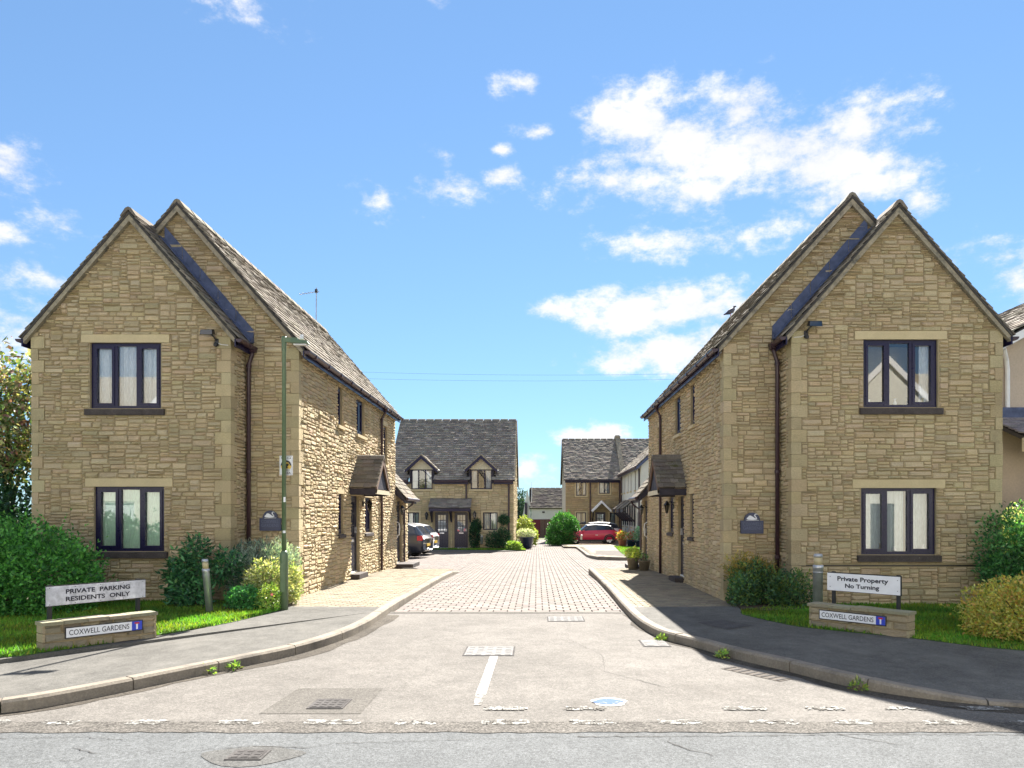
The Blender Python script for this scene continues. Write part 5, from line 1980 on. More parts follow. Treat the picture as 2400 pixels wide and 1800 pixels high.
def surround(root, F, a, b, c, d, m_='lintel', w=.11):
    mb = MB().fbox(F, a - w, b + w, d, d + w, -.05, .03).fbox(F, a - w, b + w, c - w, c - .001, -.05, .045)
    mb.fbox(F, a - w, a - .001, c, d, -.05, .03).fbox(F, b + .001, b + w, c, d, -.05, .03)
    return mk('stone_surround', mb, M[m_], root)


def ridge_roof_x(root, x0, x1, yf, yb, ze, zr_, over=.2, n=300, score=1, cols=SLATE_COLS, exp=(.2, .15), w=(.22, .42), holes=()):
    """roof with its ridge along X; front slope faces the camera"""
    ym = (yf + yb) / 2
    tan = (zr_ - ze) / (ym - yf + over)
    db = MB()
    db.prism([(x0, ym, zr_), (x0, yb + over, ze), (x0, yb + over, ze - .08), (x0, ym, zr_ - .08)], (x1 - x0, 0, 0))
    xs_ = sorted([x0, x1] + [h[0] for h in holes] + [h[1] for h in holes])
    for xa, xb in zip(xs_, xs_[1:]):
        hz = [h[2] for h in holes if h[0] < (xa + xb) / 2 < h[1]]
        zz = hz[0] if hz else ze
        ye = yf - over + (zz - ze) / tan
        db.prism([(xa, ym, zr_), (xa, ye, zz), (xa, ye, zz - .08), (xa, ym, zr_ - .08)], (xb - xa, 0, 0))
    rf = mk('roof', db, M['deck'], root)
    up = Vector((0, 1, tan)).normalized()
    nr = Vector((0, -tan, 1)).normalized()
    e = Vector((x0, yf - over, ze)) - up * .05
    tl = tiles(e, (x1, e.y, e.z), up, nr, math.hypot(ym - yf + over, zr_ - ze) + .02, score, exp, w, cols, .022, .045)
    tl = [p for p in tl if not any(h[0] < sum(v[0] for v in p[1]) / 8 < h[1] and p[1][2][2] < h[2] for h in holes)]
    flush(tl, 'tile', 'roof_tiles', M['tile'], rf, n)
    up2 = Vector((0, -1, tan)).normalized()
    nr2 = Vector((0, tan, 1)).normalized()
    e2 = Vector((x0, yb + over, ze)) - up2 * .05
    mbb = MB()
    for p in tiles(e2, (x1, e2.y, e2.z), up2, nr2, math.hypot(ym - yf + over, zr_ - ze) + .02, .1, (.4, .4), (.5, .9), cols, .022, .03):
        mbb.add(*p[1:])
    tag(mk('rear_tiles', mbb, M['tile'], rf), kind='stuff')
    ridge_tiles(rf, (x0, ym, zr_ + .05), (x1, ym, zr_ + .05), .16, .5, 'tile', tan)
    for x in (x0, x1):
        mk('verge', MB().prism([(x, yf - over, ze - .02), (x, ym, zr_ - .02), (x, yb + over, ze - .02), (x, yb + over, ze - .16), (x, ym, zr_ - .18), (x, yf - over, ze - .16)], (.04 if x == x1 else -.04, 0, 0)), M['verge'], rf)
    return rf, tan


# ------------------------------------------------------------------ stone house with dormers at the end of the close (left)
zb = -.38
HA = thing('dormer_house', 'stone house with two gabled dormers and two navy doors beyond the parking', 'house', (-4.8, 42, zb))
FA = lambda u, v, n: (u, 42 - n, v)
wa = [(-3.04, -2.22, .68, 1.67), (-7.3, -6.66, .68, 1.67)]
da = [(-5.76, -5.0, -.36, 1.68), (-4.66, -3.9, -.36, 1.68)]
dw = [(-7.1, -5.9, 2.98, 3.42), (-3.74, -2.54, 2.98, 3.42)]
wallset(HA, FA, -8.3, -1.33, zb - .1, 3.42, wa + da + dw)
GA = lambda u, v, n: (-1.33 + n, u, v)
gw = wallset(HA, GA, 42, 50, zb - .1, 3.5, [], name='gable_wall', n=60)
gb = MB().add([GA(42, 3.5, 0), GA(50, 3.5, 0), GA(46, 7.3, 0)], [(0, 1, 2)])
gs = mk('gable', gb, M['mortar'], HA)
mbb = MB()
for a, b, c, d in rubble(42, 50, 3.5, 7.2, [], lambda u, v: v < 7.25 - abs(u - 46) * .95, .05, .05, .15, .5, (2, 2, 3, 3)):
    mbb.add(*stone_piece(GA, a, b, c, d, 1, .006, .9, FAR_COLS)[1:])
tag(mk('stonework', mbb, M['stone'], gs), kind='stuff')
mk('outer_wall', MB().box(-8.3, -8.28, 42.01, 50, zb - .1, 3.5).box(-8.28, -1.34, 49.98, 50, zb - .1, 3.5), M['mortar'], HA)
ridge_roof_x(HA, -8.4, -1.25, 42, 50, 3.5, 7.4, holes=[(a - .12, b + .12, 4.15) for a, b, c, d in dw])
for a in wa:
    window(HA, FA, *a, 2, 'lace', detail=False)
    surround(HA, FA, *a)
for a in da:
    door(HA, FA, *a)
for a, b, c, d in dw:
    dm = MB()
    zt = 4.1
    cx_ = (a + b) / 2
    back = 43.6
    for x in (a - .1, b + .1):
        dm.add([(x, 42.0, 3.42), (x, 42.0, zt), (x, back, zt), (x, back, 3.42)], [(0, 1, 2, 3)])
    for x0, x1 in ((a - .1, a), (b, b + .1)):
        dm.box(x0, x1, 41.97, 42.05, 3.3, zt)
    dr = mk('dormer', dm, M['timber'], HA)
    fr_ = [(a, b, 2.98, zt)]
    FD = lambda u, v, n: (u, 42.02 - n, v)
    window(HA, FD, a, b, 2.98, zt, 3, 'side', detail=False)
    mk('sill', MB().fbox(FA, a - .1, b + .1, 2.88, 2.975, -.02, .06), M['lintel'], HA)
    mk('gable_panel', MB().prism([(a - .1, 42.0, zt), (b + .1, 42.0, zt), (cx_, 42.0, 4.78)], (0, .04, 0)), M['cream'], dr)
    rm = MB()
    for sg, xe in ((-1, a - .32), (1, b + .32)):
        ze_ = 4.92 - abs(xe - cx_) * .92
        rm.prism([(cx_, 41.72, 4.92), (xe, 41.72, ze_), (xe, 41.72, ze_ - .06), (cx_, 41.72, 4.86)], (0, 2.4, 0))
        mk('bargeboard', MB().prism([(cx_, 41.69, 4.9), (xe, 41.69, ze_ - .01), (xe, 41.69, ze_ - .19), (cx_, 41.69, 4.68)], (0, .04, 0)), M['frame'], dr)
        mk('verge_board', MB().prism([(cx_, 41.68, 4.96), (xe - sg * -.04, 41.68, ze_ + .02), (xe + sg * .04, 41.68, ze_ - .05), (cx_, 41.68, 4.89)], (0, .06, 0)), M['verge'], dr)
        mk('gutter_end', MB().tube([(xe, 41.7, ze_ - .02), (xe, 42.8, ze_ - .02)], .06, 6), M['white'], dr)
    rfm = mk('dormer_roof', rm, M['deck'], dr)
    for sg, xe in ((-1, a - .32), (1, b + .32)):
        ze_ = 4.92 - abs(xe - cx_) * .92
        up = Vector((-sg, 0, .92)).normalized()
        nr = Vector((sg * .92, 0, 1)).normalized()
        mbt = MB()
        for p in tiles((xe, 41.72, ze_), (xe, 43.8, ze_), up, nr, 1.25, 1, (.18, .16), (.2, .4), SLATE_COLS):
            mbt.add(*p[1:])
        tag(mk('dormer_tiles', mbt, M['tile'], dr), kind='stuff')
for x0, x1 in ((-8.3, -7.22), (-5.78, -3.86), (-2.42, -1.33)):
    mk('gutter', MB().tube([(x0, 41.72, 3.42), (x1, 41.72, 3.42)], .06, 8), M['pipe'], HA)
    mk('fascia', MB().box(x0, x1, 41.78, 41.8, 3.26, 3.44), M['frame'], HA)
    mk('soffit', MB().box(x0, x1, 41.8, 42, 3.26, 3.28), M['frame'], HA)
for x, z0, z1 in ((-3.98, 2.4, 3.4), (-1.58, -.4, 3.4)):
    mk('downpipe', MB().tube([(x, 41.93, z0), (x, 41.93, z1)], .05, 8), M['pipe'], HA)
cn = MB().prism([(-6.0, 42, 2.46), (-6.0, 41.15, 1.92), (-6.0, 41.15, 1.86), (-6.0, 42, 2.4)], (2.32, 0, 0))
cp_ = mk('door_canopy', cn, M['deck'], HA)
mbt = MB()
for p in tiles((-6.02, 41.12, 1.9), (-3.66, 41.12, 1.9), (0, .85, .54), (0, -.54, .85), 1.02, 1, (.16, .15), (.2, .4), SLATE_COLS, .022, .03):
    mk('tile', MB().add(*p[1:]), M['tile'], cp_, own_origin=True)
mk('canopy_fascia', MB().box(-6.0, -3.68, 41.14, 41.17, 1.72, 1.88), M['frame'], cp_)
for x in (-5.92, -4.83, -3.76):
    mk('bracket', MB().prism([(x - .04, 41.98, 1.15), (x - .04, 41.98, 1.27), (x - .04, 41.25, 1.8), (x - .04, 41.25, 1.68)], (.08, 0, 0)), M['timber'], cp_)
    mk('bracket_post', MB().box(x - .04, x + .04, 41.9, 41.98, 1.1, 1.85), M['timber'], cp_)
lantern(-6.2, 41.97, 1.6, 0, -1, 'black lantern left of the navy doors on the dormer house', 1.5)
lantern(-3.5, 41.97, 1.65, 0, -1, 'black lantern right of the navy doors on the dormer house', 1.5)

# ------------------------------------------------------------------ brown stone house facing the close (right, farther)
HB = thing('stone_cottage', 'far stone house with a gabled porch behind the parked red car', 'house', (4.5, 58, -.6))
FB = lambda u, v, n: (u, 58 - n, v)
wB = [(3.07, 3.87, 3.04, 4.1), (4.87, 5.7, 3.2, 4.1), (3.07, 3.85, .83, 1.73), (5.7, 6.13, .8, 1.7)]
dB = [(4.57, 5.37, -.4, 1.75)]
FAR2 = [(.46, .35, .19), (.5, .38, .215), (.43, .325, .18), (.48, .37, .22)]
FAR_COLS, keepc = FAR2, FAR_COLS
wallset(HB, FB, 2.25, 10, -.7, 4.25, wB + dB, n=300)
FAR_COLS = keepc
mk('outer_wall', MB().box(2.25, 2.27, 58.01, 66, -.7, 4.25).prism([(2.25, 58.0, 4.25), (2.25, 66, 4.25), (2.25, 62, 7.7)], (.02, 0, 0)), M['beige'], HB)
ridge_roof_x(HB, 2.12, 10.1, 58, 66, 4.3, 7.85, n=200)
mk('parapet_coping', MB().prism([(6.55, 57.7, 4.25), (6.55, 62, 8.2), (6.55, 62, 7.8), (6.55, 57.7, 3.95)], (.35, 0, 0)), M['verge'], HB)
mk('chimney_stub', MB().box(6.5, 6.95, 61.7, 62.3, 7.7, 8.1), M['verge'], HB)
for i, a in enumerate(wB):
    window(HB, FB, *a, 2 if i < 3 else 1, 'side' if i == 0 else 'lace', detail=False)
    surround(HB, FB, *a)
door(HB, FB, *dB[0])
mk('gutter', MB().tube([(2.2, 57.72, 4.22), (6.5, 57.72, 4.22)], .07, 8), M['timber'], HB)
mk('fascia', MB().box(2.2, 6.5, 57.8, 57.82, 4.05, 4.25), M['frame'], HB)
for x in (4.17, 6.45):
    mk('downpipe', MB().tube([(x, 57.9, -.55), (x, 57.9, 4.2)], .055, 8), M['pipe'], HB)
pc = MB()
for sg in (-1, 1):
    pc.prism([(5.0, 57.1, 2.65), (5.0 + sg * .75, 57.1, 1.9), (5.0 + sg * .75, 57.1, 1.82), (5.0, 57.1, 2.56)], (0, .9, 0))
pcn = mk('porch_canopy', pc, M['tile'], HB)
for sg in (-1, 1):
    mk('bargeboard', MB().prism([(5.0, 57.05, 2.6), (5.0 + sg * .74, 57.05, 1.86), (5.0 + sg * .74, 57.05, 1.72), (5.0, 57.05, 2.44)], (0, .05, 0)), M['white'], pcn)
    mk('bracket', MB().prism([(5.0 + sg * .68, 57.98, 1.0), (5.0 + sg * .68, 57.98, 1.15), (5.0 + sg * .68, 57.15, 1.8), (5.0 + sg * .68, 57.15, 1.65)], (.07, 0, 0)), M['timber'], pcn)

# ------------------------------------------------------------------ white rendered terrace on the right
HC = thing('white_terrace', 'white rendered terrace with lean-to door canopies beside the right lawn', 'house', (8, 52, -.5))
FC = lambda u, v, n: (6.6 - n, u, v)
ys = [57.2, 55.7, 53.7, 52.0, 49.7]
oC = [(y - .25, y + .25, 3.2, 4.45) for y in ys] + [(55.0, 55.8, -.45, 1.7), (52.4, 53.2, -.42, 1.7), (49.9, 50.7, -.4, 1.7)] + [(y - .25, y + .25, .7, 1.7) for y in (56.6, 54.2, 51.5, 48.6)]
wallset(HC, FC, 47, 57.9, -.7, 4.7, oC, 'render', False)
gC = MB().add([(6.6, 47, -.7), (13, 47, -.7), (13, 47, 4.7), (9.8, 47, 7.7), (6.6, 47, 4.7)], [(0, 1, 2, 3, 4)])
mk('gable_wall', gC, M['render'], HC)
rC = MB()
for xe in (6.3, 13.3):
    ze_ = 7.85 - abs(xe - 9.8) * .92
    rC.prism([(9.8, 46.85, 7.85), (xe, 46.85, ze_), (xe, 46.85, ze_ - .1), (9.8, 46.85, 7.75)], (0, 11, 0))
rc = mk('roof', rC, M['deck'], HC)
mbt = MB()
for p in tiles((6.27, 46.85, 4.6), (6.27, 57.85, 4.6), (1, 0, .92), (-.92, 0, 1), 4.8, 1, (.25, .22), (.3, .5), SLATE_COLS, .025, .035):
    mbt.add(*p[1:])
tag(mk('roof_tiles', mbt, M['tile'], rc), kind='stuff')
mk('bargeboard', MB().prism([(9.8, 46.8, 7.8), (6.28, 46.8, 4.57), (6.28, 46.8, 4.37), (9.8, 46.8, 7.55)], (0, .05, 0)), M['lead'], rc)
mk('gutter', MB().tube([(6.24, 46.9, 4.55), (6.24, 57.6, 4.55)], .07, 8), M['pipe'], HC)
mk('fascia', MB().box(6.28, 6.32, 46.9, 57.8, 4.4, 4.6), M['frame'], HC)
for y in (57.5, 47.5):
    mk('downpipe', MB().tube([(6.54, y, -.5), (6.54, y, 4.5)], .05, 8), M['pipe'], HC)
for i, a in enumerate(oC):
    if a[2] < -.2:
        door(HC, FC, *a, glazed=False)
    else:
        window(HC, FC, *a, 1, None, detail=False)
        mk('sill', MB().fbox(FC, a[0] - .06, a[1] + .06, a[2] - .1, a[2] - .002, -.02, .07), M['lintel'], HC)
for y in (55.4, 52.8, 50.3):
    pcm = MB().prism([(6.6, y - .75, 2.62), (5.75, y - .75, 1.95), (5.75, y - .75, 1.88), (6.6, y - .75, 2.55)], (0, 1.5, 0))
    pk = mk('door_canopy', pcm, M['deck'], HC)
    for p in tiles((5.72, y - .76, 1.94), (5.72, y + .76, 1.94), (.85, 0, .67), (-.67, 0, .85), 1.1, 1, (.2, .18), (.25, .45), SLATE_COLS, .02, .025):
        mk('tile', MB().add(*p[1:]), M['tile'], pk, own_origin=True)
    mk('fascia', MB().box(5.73, 5.77, y - .75, y + .75, 1.72, 1.9), M['timber'], pk)
    for yy in (y - .68, y + .68):
        mk('bracket', MB().prism([(6.55, yy - .04, 1.0), (6.55, yy - .04, 1.14), (5.85, yy - .04, 1.8), (5.85, yy - .04, 1.66)], (0, .08, 0)), M['timber'], pk)
        mk('bracket_post', MB().box(6.5, 6.58, yy - .04, yy + .04, .8, 2.2), M['timber'], pk)

# ------------------------------------------------------------------ white barn at the very end
HD = thing('white_barn', 'distant white barn with mossy dark roof and maroon boarded base', 'building', (1, 75, -.75))
mk('upper_wall', MB().box(-.55, 5, 75, 81, 1.1, 2.3).prism([(-.55, 75, 2.3), (-.55, 81, 2.3), (-.55, 78, 5.0)], (.05, 0, 0)).prism([(-1.5, 75.4, 1.1), (-.62, 75.0, 1.1), (-.62, 75.0, 2.4), (-.95, 75.2, 4.2)], (0, .2, 0)), M['render'], HD)
mk('boarded_base', MB().box(-.6, 5, 74.9, 81, -.85, 1.08), M['redwood'], HD)
for k in range(12):
    x = -.55 + k * .45
    mk('board', MB().box(x, x + .42, 74.86, 74.9, -.8, 1.05), M['redwood'] if k not in (2, 3) else M['wood'], HD)
OLD = [(.06, .05, .05), (.075, .065, .06), (.05, .045, .045), (.11, .1, .08)]
ridge_roof_x(HD, -.75, 5.2, 75, 81, 2.25, 4.35, n=120, cols=OLD, exp=(.28, .24), w=(.3, .5))
FDn = lambda u, v, n: (u, 74.99 - n, v)
mk('wall_vent', MB().fbox(FDn, .55, .8, 1.75, 1.9, 0, .05), M['black'], HD)
FDg = lambda u, v, n: (u, 75.2 - n, v)
mk('slit_window', MB().fbox(FDg, -1.2, -1.0, 1.3, 2.8, 0, .2), M['frame'], HD)

# ------------------------------------------------------------------ neighbouring house at the right edge
HN = thing('rendered_house', 'pink beige rendered house with white gutter at the right edge', 'house', (12, 15, 0))
mk('upper_wall', MB().box(9.55, 16, 15.4, 24, 3.5, 5.15), M['beige'], HN)
mk('lower_wall', MB().box(9.5, 16, 15.2, 24, -.1, 3.5), M['beige'], HN)
nroof = mk('roof', MB().prism([(9.25, 14.95, 4.98), (13.5, 14.95, 7.3), (13.5, 14.95, 7.2), (9.25, 14.95, 4.88)], (0, 9.2, 0)), M['deck'], HN)
t1 = tiles((9.22, 14.9, 5.0), (9.22, 24.1, 5.0), (1, 0, .546), (-.546, 0, 1), 4.85, 1, (.28, .28), (.3, .34), SLATE_COLS, .022, .03)
mb1 = MB()
for p in t1:
    mb1.add(*p[1:])
tag(mk('roof_tiles', mb1, M['tile'], nroof), kind='stuff')
mk('verge_board', MB().prism([(9.25, 14.92, 4.95), (13.5, 14.92, 7.27), (13.5, 14.92, 7.1), (9.25, 14.92, 4.78)], (0, .03, 0)), M['white'], nroof)
mk('gable_wall', MB().prism([(9.55, 15.42, 5.1), (13.5, 15.42, 5.1), (13.5, 15.42, 7.15), (9.7, 15.42, 5.12)], (0, .1, 0)), M['beige'], HN)
mk('gutter', MB().box(9.14, 9.25, 14.9, 24, 4.85, 4.97), M['white'], HN)
mk('downpipe', MB().tube([(9.5, 15.1, 4.9), (9.68, 15.3, 4.7), (9.72, 15.33, 4.5), (9.72, 15.33, 3.66)], .045, 8), M['white'], HN)
mk('dark_band', MB().box(9.45, 16.2, 15.25, 15.4, 3.5, 3.72), M['lead'], HN)
lean = MB().prism([(9.3, 15.38, 3.5), (9.3, 14.2, 3.02), (9.3, 14.2, 2.94), (9.3, 15.38, 3.42)], (6.9, 0, 0))
le = mk('lean_to_roof', lean, M['deck'], HN)
t2 = tiles((9.28, 14.17, 3.03), (16.2, 14.17, 3.03), (0, 1.18, .48), (0, -.48, 1.18), 1.3, 1, (.11, .11), (.3, .34), [(.3, .28, .3), (.26, .25, .28)], .022, .03)
mb2 = MB()
for p in t2:
    mb2.add(*p[1:])
tag(mk('roof_tiles', mb2, M['tile'], le), kind='stuff')
mk('lean_to_fascia', MB().box(9.28, 16.2, 14.14, 14.2, 2.72, 2.98), M['cream'], HN)
mk('porch_post', MB().box(9.5, 9.62, 14.25, 14.4, -.1, 2.74).box(13, 13.12, 14.25, 14.4, -.1, 2.74), M['cream'], HN)
fn = thing('garden_fence', 'brown wooden trellis fence below the house at the right edge', 'fence', (10.5, 13.9, 0))
for k in range(14):
    x = 9.15 + k * .16
    mk('slat', MB().box(x, x + .06, 13.9, 13.93, 1.35, 1.98 + .02 * (k % 2)), M['wood'], fn)
for z in (1.4, 1.68):
    mk('rail', MB().box(9.1, 11.5, 13.93, 13.97, z, z + .06), M['wood'], fn)
mk('panel', MB().box(9.1, 11.5, 13.91, 13.95, -.1, 1.34), M['wood'], fn)

# ------------------------------------------------------------------ unseen houses across the main road, mirrored in windows, added to bounce sun
for i, (x0, x1) in enumerate(((-21, -8), (-6.5, 6), (8, 21))):
    ho = thing('opposite_house', ['pale stone house across the main road on the left', 'pale stone house across the main road facing the close', 'pale stone house across the main road on the right'][i], 'house', ((x0 + x1) / 2, -6, -.1), 'houses across the main road')
    FO = lambda u, v, n: (u, -6 + n, v)
    xm = (x0 + x1) / 2
    op = [(xm - 4.2, xm - 2.8, .9, 2.1), (xm + 2.8, xm + 4.2, .9, 2.1), (xm - 4.2, xm - 2.8, 3.4, 4.5), (xm + 2.8, xm + 4.2, 3.4, 4.5), (xm - .5, xm + .5, -.1, 2.0)]
    wb = MB()
    backing(wb, FO, x0, x1, -.15, 5.0, op)
    wb.add([FO(xm - 3, 4.7, .45), FO(xm + 3, 4.7, .45), FO(xm, 8.0, .45)], [(0, 1, 2)])
    mk('wall', wb, M['render'], ho)
    for a in op[:4]:
        window(ho, FO, *a, 2, 'net', detail=False, frame='white')
    door(ho, FO, *op[4], glazed=False)
    mk('roof', MB().prism([(x0 - .3, -5.6, 4.8), (x0 - .3, -10, 8.2), (x0 - .3, -14.4, 4.8)], (x1 - x0 + .6, 0, 0)), M['verge'], ho)
    for sg in (-1, 1):
        mk('bargeboard', MB().prism([(xm, -5.5, 8.1), (xm + sg * 3.2, -5.5, 4.9), (xm + sg * 3.2, -5.5, 4.6), (xm, -5.5, 7.8)], (0, .08, 0)), M['white'], ho)
pv = struct('far_pavement', MB().box(-60, 60, -6, -3.6, -.15, .0), M['kerb'])

# ------------------------------------------------------------------ lawns, paths and kerbs deeper in the close
LA = [(-6.2, 41.6), (-5.0, 40.9), (-3.2, 40.3), (-1.2, 40.0), (-.6, 40.4), (-.7, 41.9), (-3.6, 41.95), (-6.2, 41.95)]
struct('lawn_far_left', poly_sheet(LA, lambda x, y: zr(y) + .07, .2), M['turf'])
grass('grass', LA, lambda x, y: zr(y) + .065, 2500, .06, 'shaded grass strip in front of the dormer house', (-6.2, -.6), (40, 42), 3)
DP = [(-12, 38.5), (-2.38, 38.5), (-1.1, 39.9), (-3.2, 40.25), (-5, 40.85), (-6.25, 41.6), (-6.25, 41.98), (-12, 41.98)]
struct('door_path', poly_sheet(DP, lambda x, y: zr(y) + .04, .15), M['foot'])
RP = [(12, 29.9), (3.9, 29.9), (2.6, 31.2), (2.3, 33.5), (2.35, 44.0), (1.6, 44.6), (1.6, 52), (2.4, 56), (6.6, 57.9), (6.6, 47), (12, 47)]
rp = struct('terrace_path', poly_sheet(RP, lambda x, y: zr(y) + .09, .2), M['joint'])
pb = blocks(1.7, 9.5, 30.0, 57.5, .4, .4, lambda x, y: zr(y) + .105, BUFF_COLS, .012, .01, lambda x, y: in_poly(RP, x - .2, y) and in_poly(RP, x + .2, y) and in_poly(RP, x, y - .2))
tag(mk('paving_blocks', (lambda m_: [m_.add(*p[1:]) for p in pb] and m_)(MB()), M['block'], rp), kind='stuff')
kl = [(9.5, 29.88), (3.9, 29.88), (2.58, 31.18), (2.28, 33.5), (2.33, 44.0)]
kerb('kerb_terrace', kl and [(a[0] + (b[0] - a[0]) * t, a[1] + (b[1] - a[1]) * t) for a, b in zip(kl, kl[1:]) for t in [k / 12 for k in range(12)]] + [kl[-1]], -1, lambda x, y: zr(y) + .12, 1.2)
RLn = [(3.9, 33.5), (5.2, 31.8), (6.5, 31.5), (6.5, 44), (4.6, 44)]
struct('lawn_far_right', poly_sheet(RLn, lambda x, y: zr(y) + .13, .1), M['turf'])
grass('grass', RLn, lambda x, y: zr(y) + .12, 5000, .06, 'small sunlit lawn in front of the white terrace', (3.8, 6.6), (31, 44.5), 4)

# ------------------------------------------------------------------ pots and far planting


def pot(x, y, z, r0, r1, h, mat, label, group=None, name='plant_pot'):
    root = thing(name, label, 'pot', (x, y, z), group)
    mk('bowl', MB().lathe([(r0, z), (r1 * .97, z + h * .9), (r1 * 1.06, z + h * .91), (r1 * 1.06, z + h), (r1 * .9, z + h), (r1 * .88, z + h * .9)], (x, y, 0), 18), M[mat], root, True)
    mk('soil', MB().lathe([(r1 * .87, z + h * .86), (r1 * .87, z + h * .91)], (x, y, 0), 16), M['soil'], root)
    return root


FG = [(.06, .16, .05), (.09, .22, .06), (.04, .11, .05)]
z_ = zr(21.5) + .1
pot(3.03, 20.95, z_, .12, .17, .3, 'stonepot', 'square set grey stone pot nearest the right house wall')
pot(2.78, 21.45, z_, .13, .18, .34, 'stonepot', 'grey stone pot with yellow green plant left of its neighbour')
shrub('potted_plant', 'yellow green bushy plant in the grey stone pot', 'plant', [(2.78, 21.45, z_ + .45, .2, .2, .17)], 900, .06, .02, [(.3, .4, .06), (.2, .34, .07), (.38, .42, .12)], 50, stems=3, zmin=z_ + .3)
shrub('potted_herb', 'sparse dark plant in the nearest grey stone pot', 'plant', [(3.03, 20.95, z_ + .38, .1, .1, .12)], 120, .05, .012, FG, 51, stems=3, zmin=z_ + .27)
zp = zr(43) + .02
pot(-.62, 43.4, zp, .32, .44, .68, 'bluepot', 'large dark blue glazed pot at the corner of the dormer house')
shrub('potted_shrub', 'white flowered shrub filling the large dark blue pot', 'plant', [(-.62, 43.4, zp + .85, .5, .45, .25)], 1500, .09, .03, [(.4, .42, .35), (.2, .28, .12), (.5, .5, .45)], 52, stems=3, zmin=zp + .6)
shrub('yellow_shrub', 'sunlit yellow green shrub behind the dark blue pot', 'shrub', [(-.75, 47.5, .5, .55, .5, .85), (-.35, 48, .1, .4, .5, .55)], 3000, .14, .04, [(.2, .25, .06), (.13, .2, .05), (.25, .28, .09)], 53, zmin=-.4)
shrub('lime_plant', 'bright lime green plant at the gable corner of the dormer house', 'plant', [(-1.25, 40.6, -.2, .4, .3, .24)], 1200, .1, .035, [(.2, .3, .06), (.15, .25, .06)], 54, zmin=-.4, stems=3)
shrub('climbing_plant', 'dark climbing plant between the navy door and the ground window', 'plant', [(-3.5, 41.8, .35, .28, .14, .75), (-3.4, 41.8, .9, .25, .12, .35)], 1500, .1, .03, DKG, 55, zmin=-.35, up=.1)
shrub('border_shrub', 'dark border shrub under the ground window of the dormer house', 'shrub', [(-2.4, 41.55, .1, .45, .25, .45), (-1.9, 41.5, .25, .4, .28, .55)], 1800, .1, .03, DKG + [(.06, .12, .05)], 56, zmin=-.35)
hb = shrub('hanging_basket', 'hanging basket of trailing green beside the dormer house downpipe', 'basket', [(-1.85, 41.7, 1.25, .28, .2, .25)], 700, .09, .025, DKG, 57, base=(-1.85, 41.7, 1.0), stems=2, zmin=.9)
mk('bracket', MB().tube([(-1.8, 41.98, 1.75), (-1.85, 41.7, 1.78), (-1.85, 41.7, 1.45)], .015, 5), M['black'], hb)
for i, (x, y, h) in enumerate(((-3.05, 41.1, .85), (2.9, 48.3, .75))):
    bollard(x, y, h + zr(y), .07, 0, ['white bollard on the grass strip of the dormer house', 'small bollard in front of the clipped round bush'][i])
shrub('clipped_bush', 'large clipped round green bush beside the red car', 'shrub', [(1.85, 50.3, .35, 1.0, .9, 1.25), (1.75, 50.2, -.05, 1.02, .9, .8), (2.1, 50.4, .1, .55, .8, .9)], 14000, .12, .04, [(.03, .11, .03), (.045, .15, .035), (.065, .2, .05)], 58, lump=.06, rmin=.75, zmin=-.5)
for i, (x, y, m_, fc) in enumerate(((5.15, 44.6, 'terracotta', [(.6, .12, .05), (.7, .25, .06), (.1, .25, .06)]), (5.55, 43.5, 'bluepot', [(.6, .08, .06), (.12, .26, .08), (.7, .5, .5)]),
                                    (5.9, 42.4, 'bluepot', [(.1, .22, .12), (.14, .26, .18)]), (6.2, 39.8, 'terracotta', [(.08, .16, .06), (.12, .2, .08)]))):
    z0 = zr(y) + .1
    pot(x, y, z0, .2, .27, .42, m_, ['terracotta pot farthest along the white terrace', 'blue pot of red flowers by the white terrace', 'blue pot of grey leaves by the white terrace', 'wide terracotta pot nearest along the white terrace'][i], 'pots along the white terrace')
    shrub('terrace_plant', ['orange flowers in the farthest terracotta pot', 'red and white flowers in the blue terrace pot', 'tall grey green leaves in the blue terrace pot', 'short dark plant in the nearest terracotta pot'][i], 'plant',
          [(x, y, z0 + .62, .3, .3, (.28, .25, .55, .12)[i])], 900, .1, .03, fc, 60 + i, zmin=z0 + .4, stems=3)
tree('conifer', 'dark distant conifer between the dormer house and the white barn', (-2.0, 84, -.7), 5.2, [(-2.0, 84, 1.5, 1.5, 1.2, 1.6), (-2.0, 84, 3.2, .9, .8, 1.2), (-1.9, 84, 0.6, 1.8, 1.2, 1.2)], 4000, .25, .06, [(.03, .06, .045), (.02, .05, .04)], 70)
rngw = np.random.default_rng(9)
Pw, Nw = ell_points(rngw, 26000, [(x, 120 + 12 * math.sin(x), .8, 7, 4, 2.6 + 1.5 * math.sin(x * 1.7)) for x in range(-80, 81, 8)], .6, 1.05, .3, -.7)
Vw, Fw, Cw = leaves(rngw, Pw, Nw, .9, .3, [(.03, .07, .03), (.05, .1, .035), (.04, .08, .045)])
tag(array_mesh('distant_wood', Vw, Fw, Cw, M['leaf']), 'distant band of dark green trees behind the houses', 'trees', kind='stuff')

# ------------------------------------------------------------------ cars


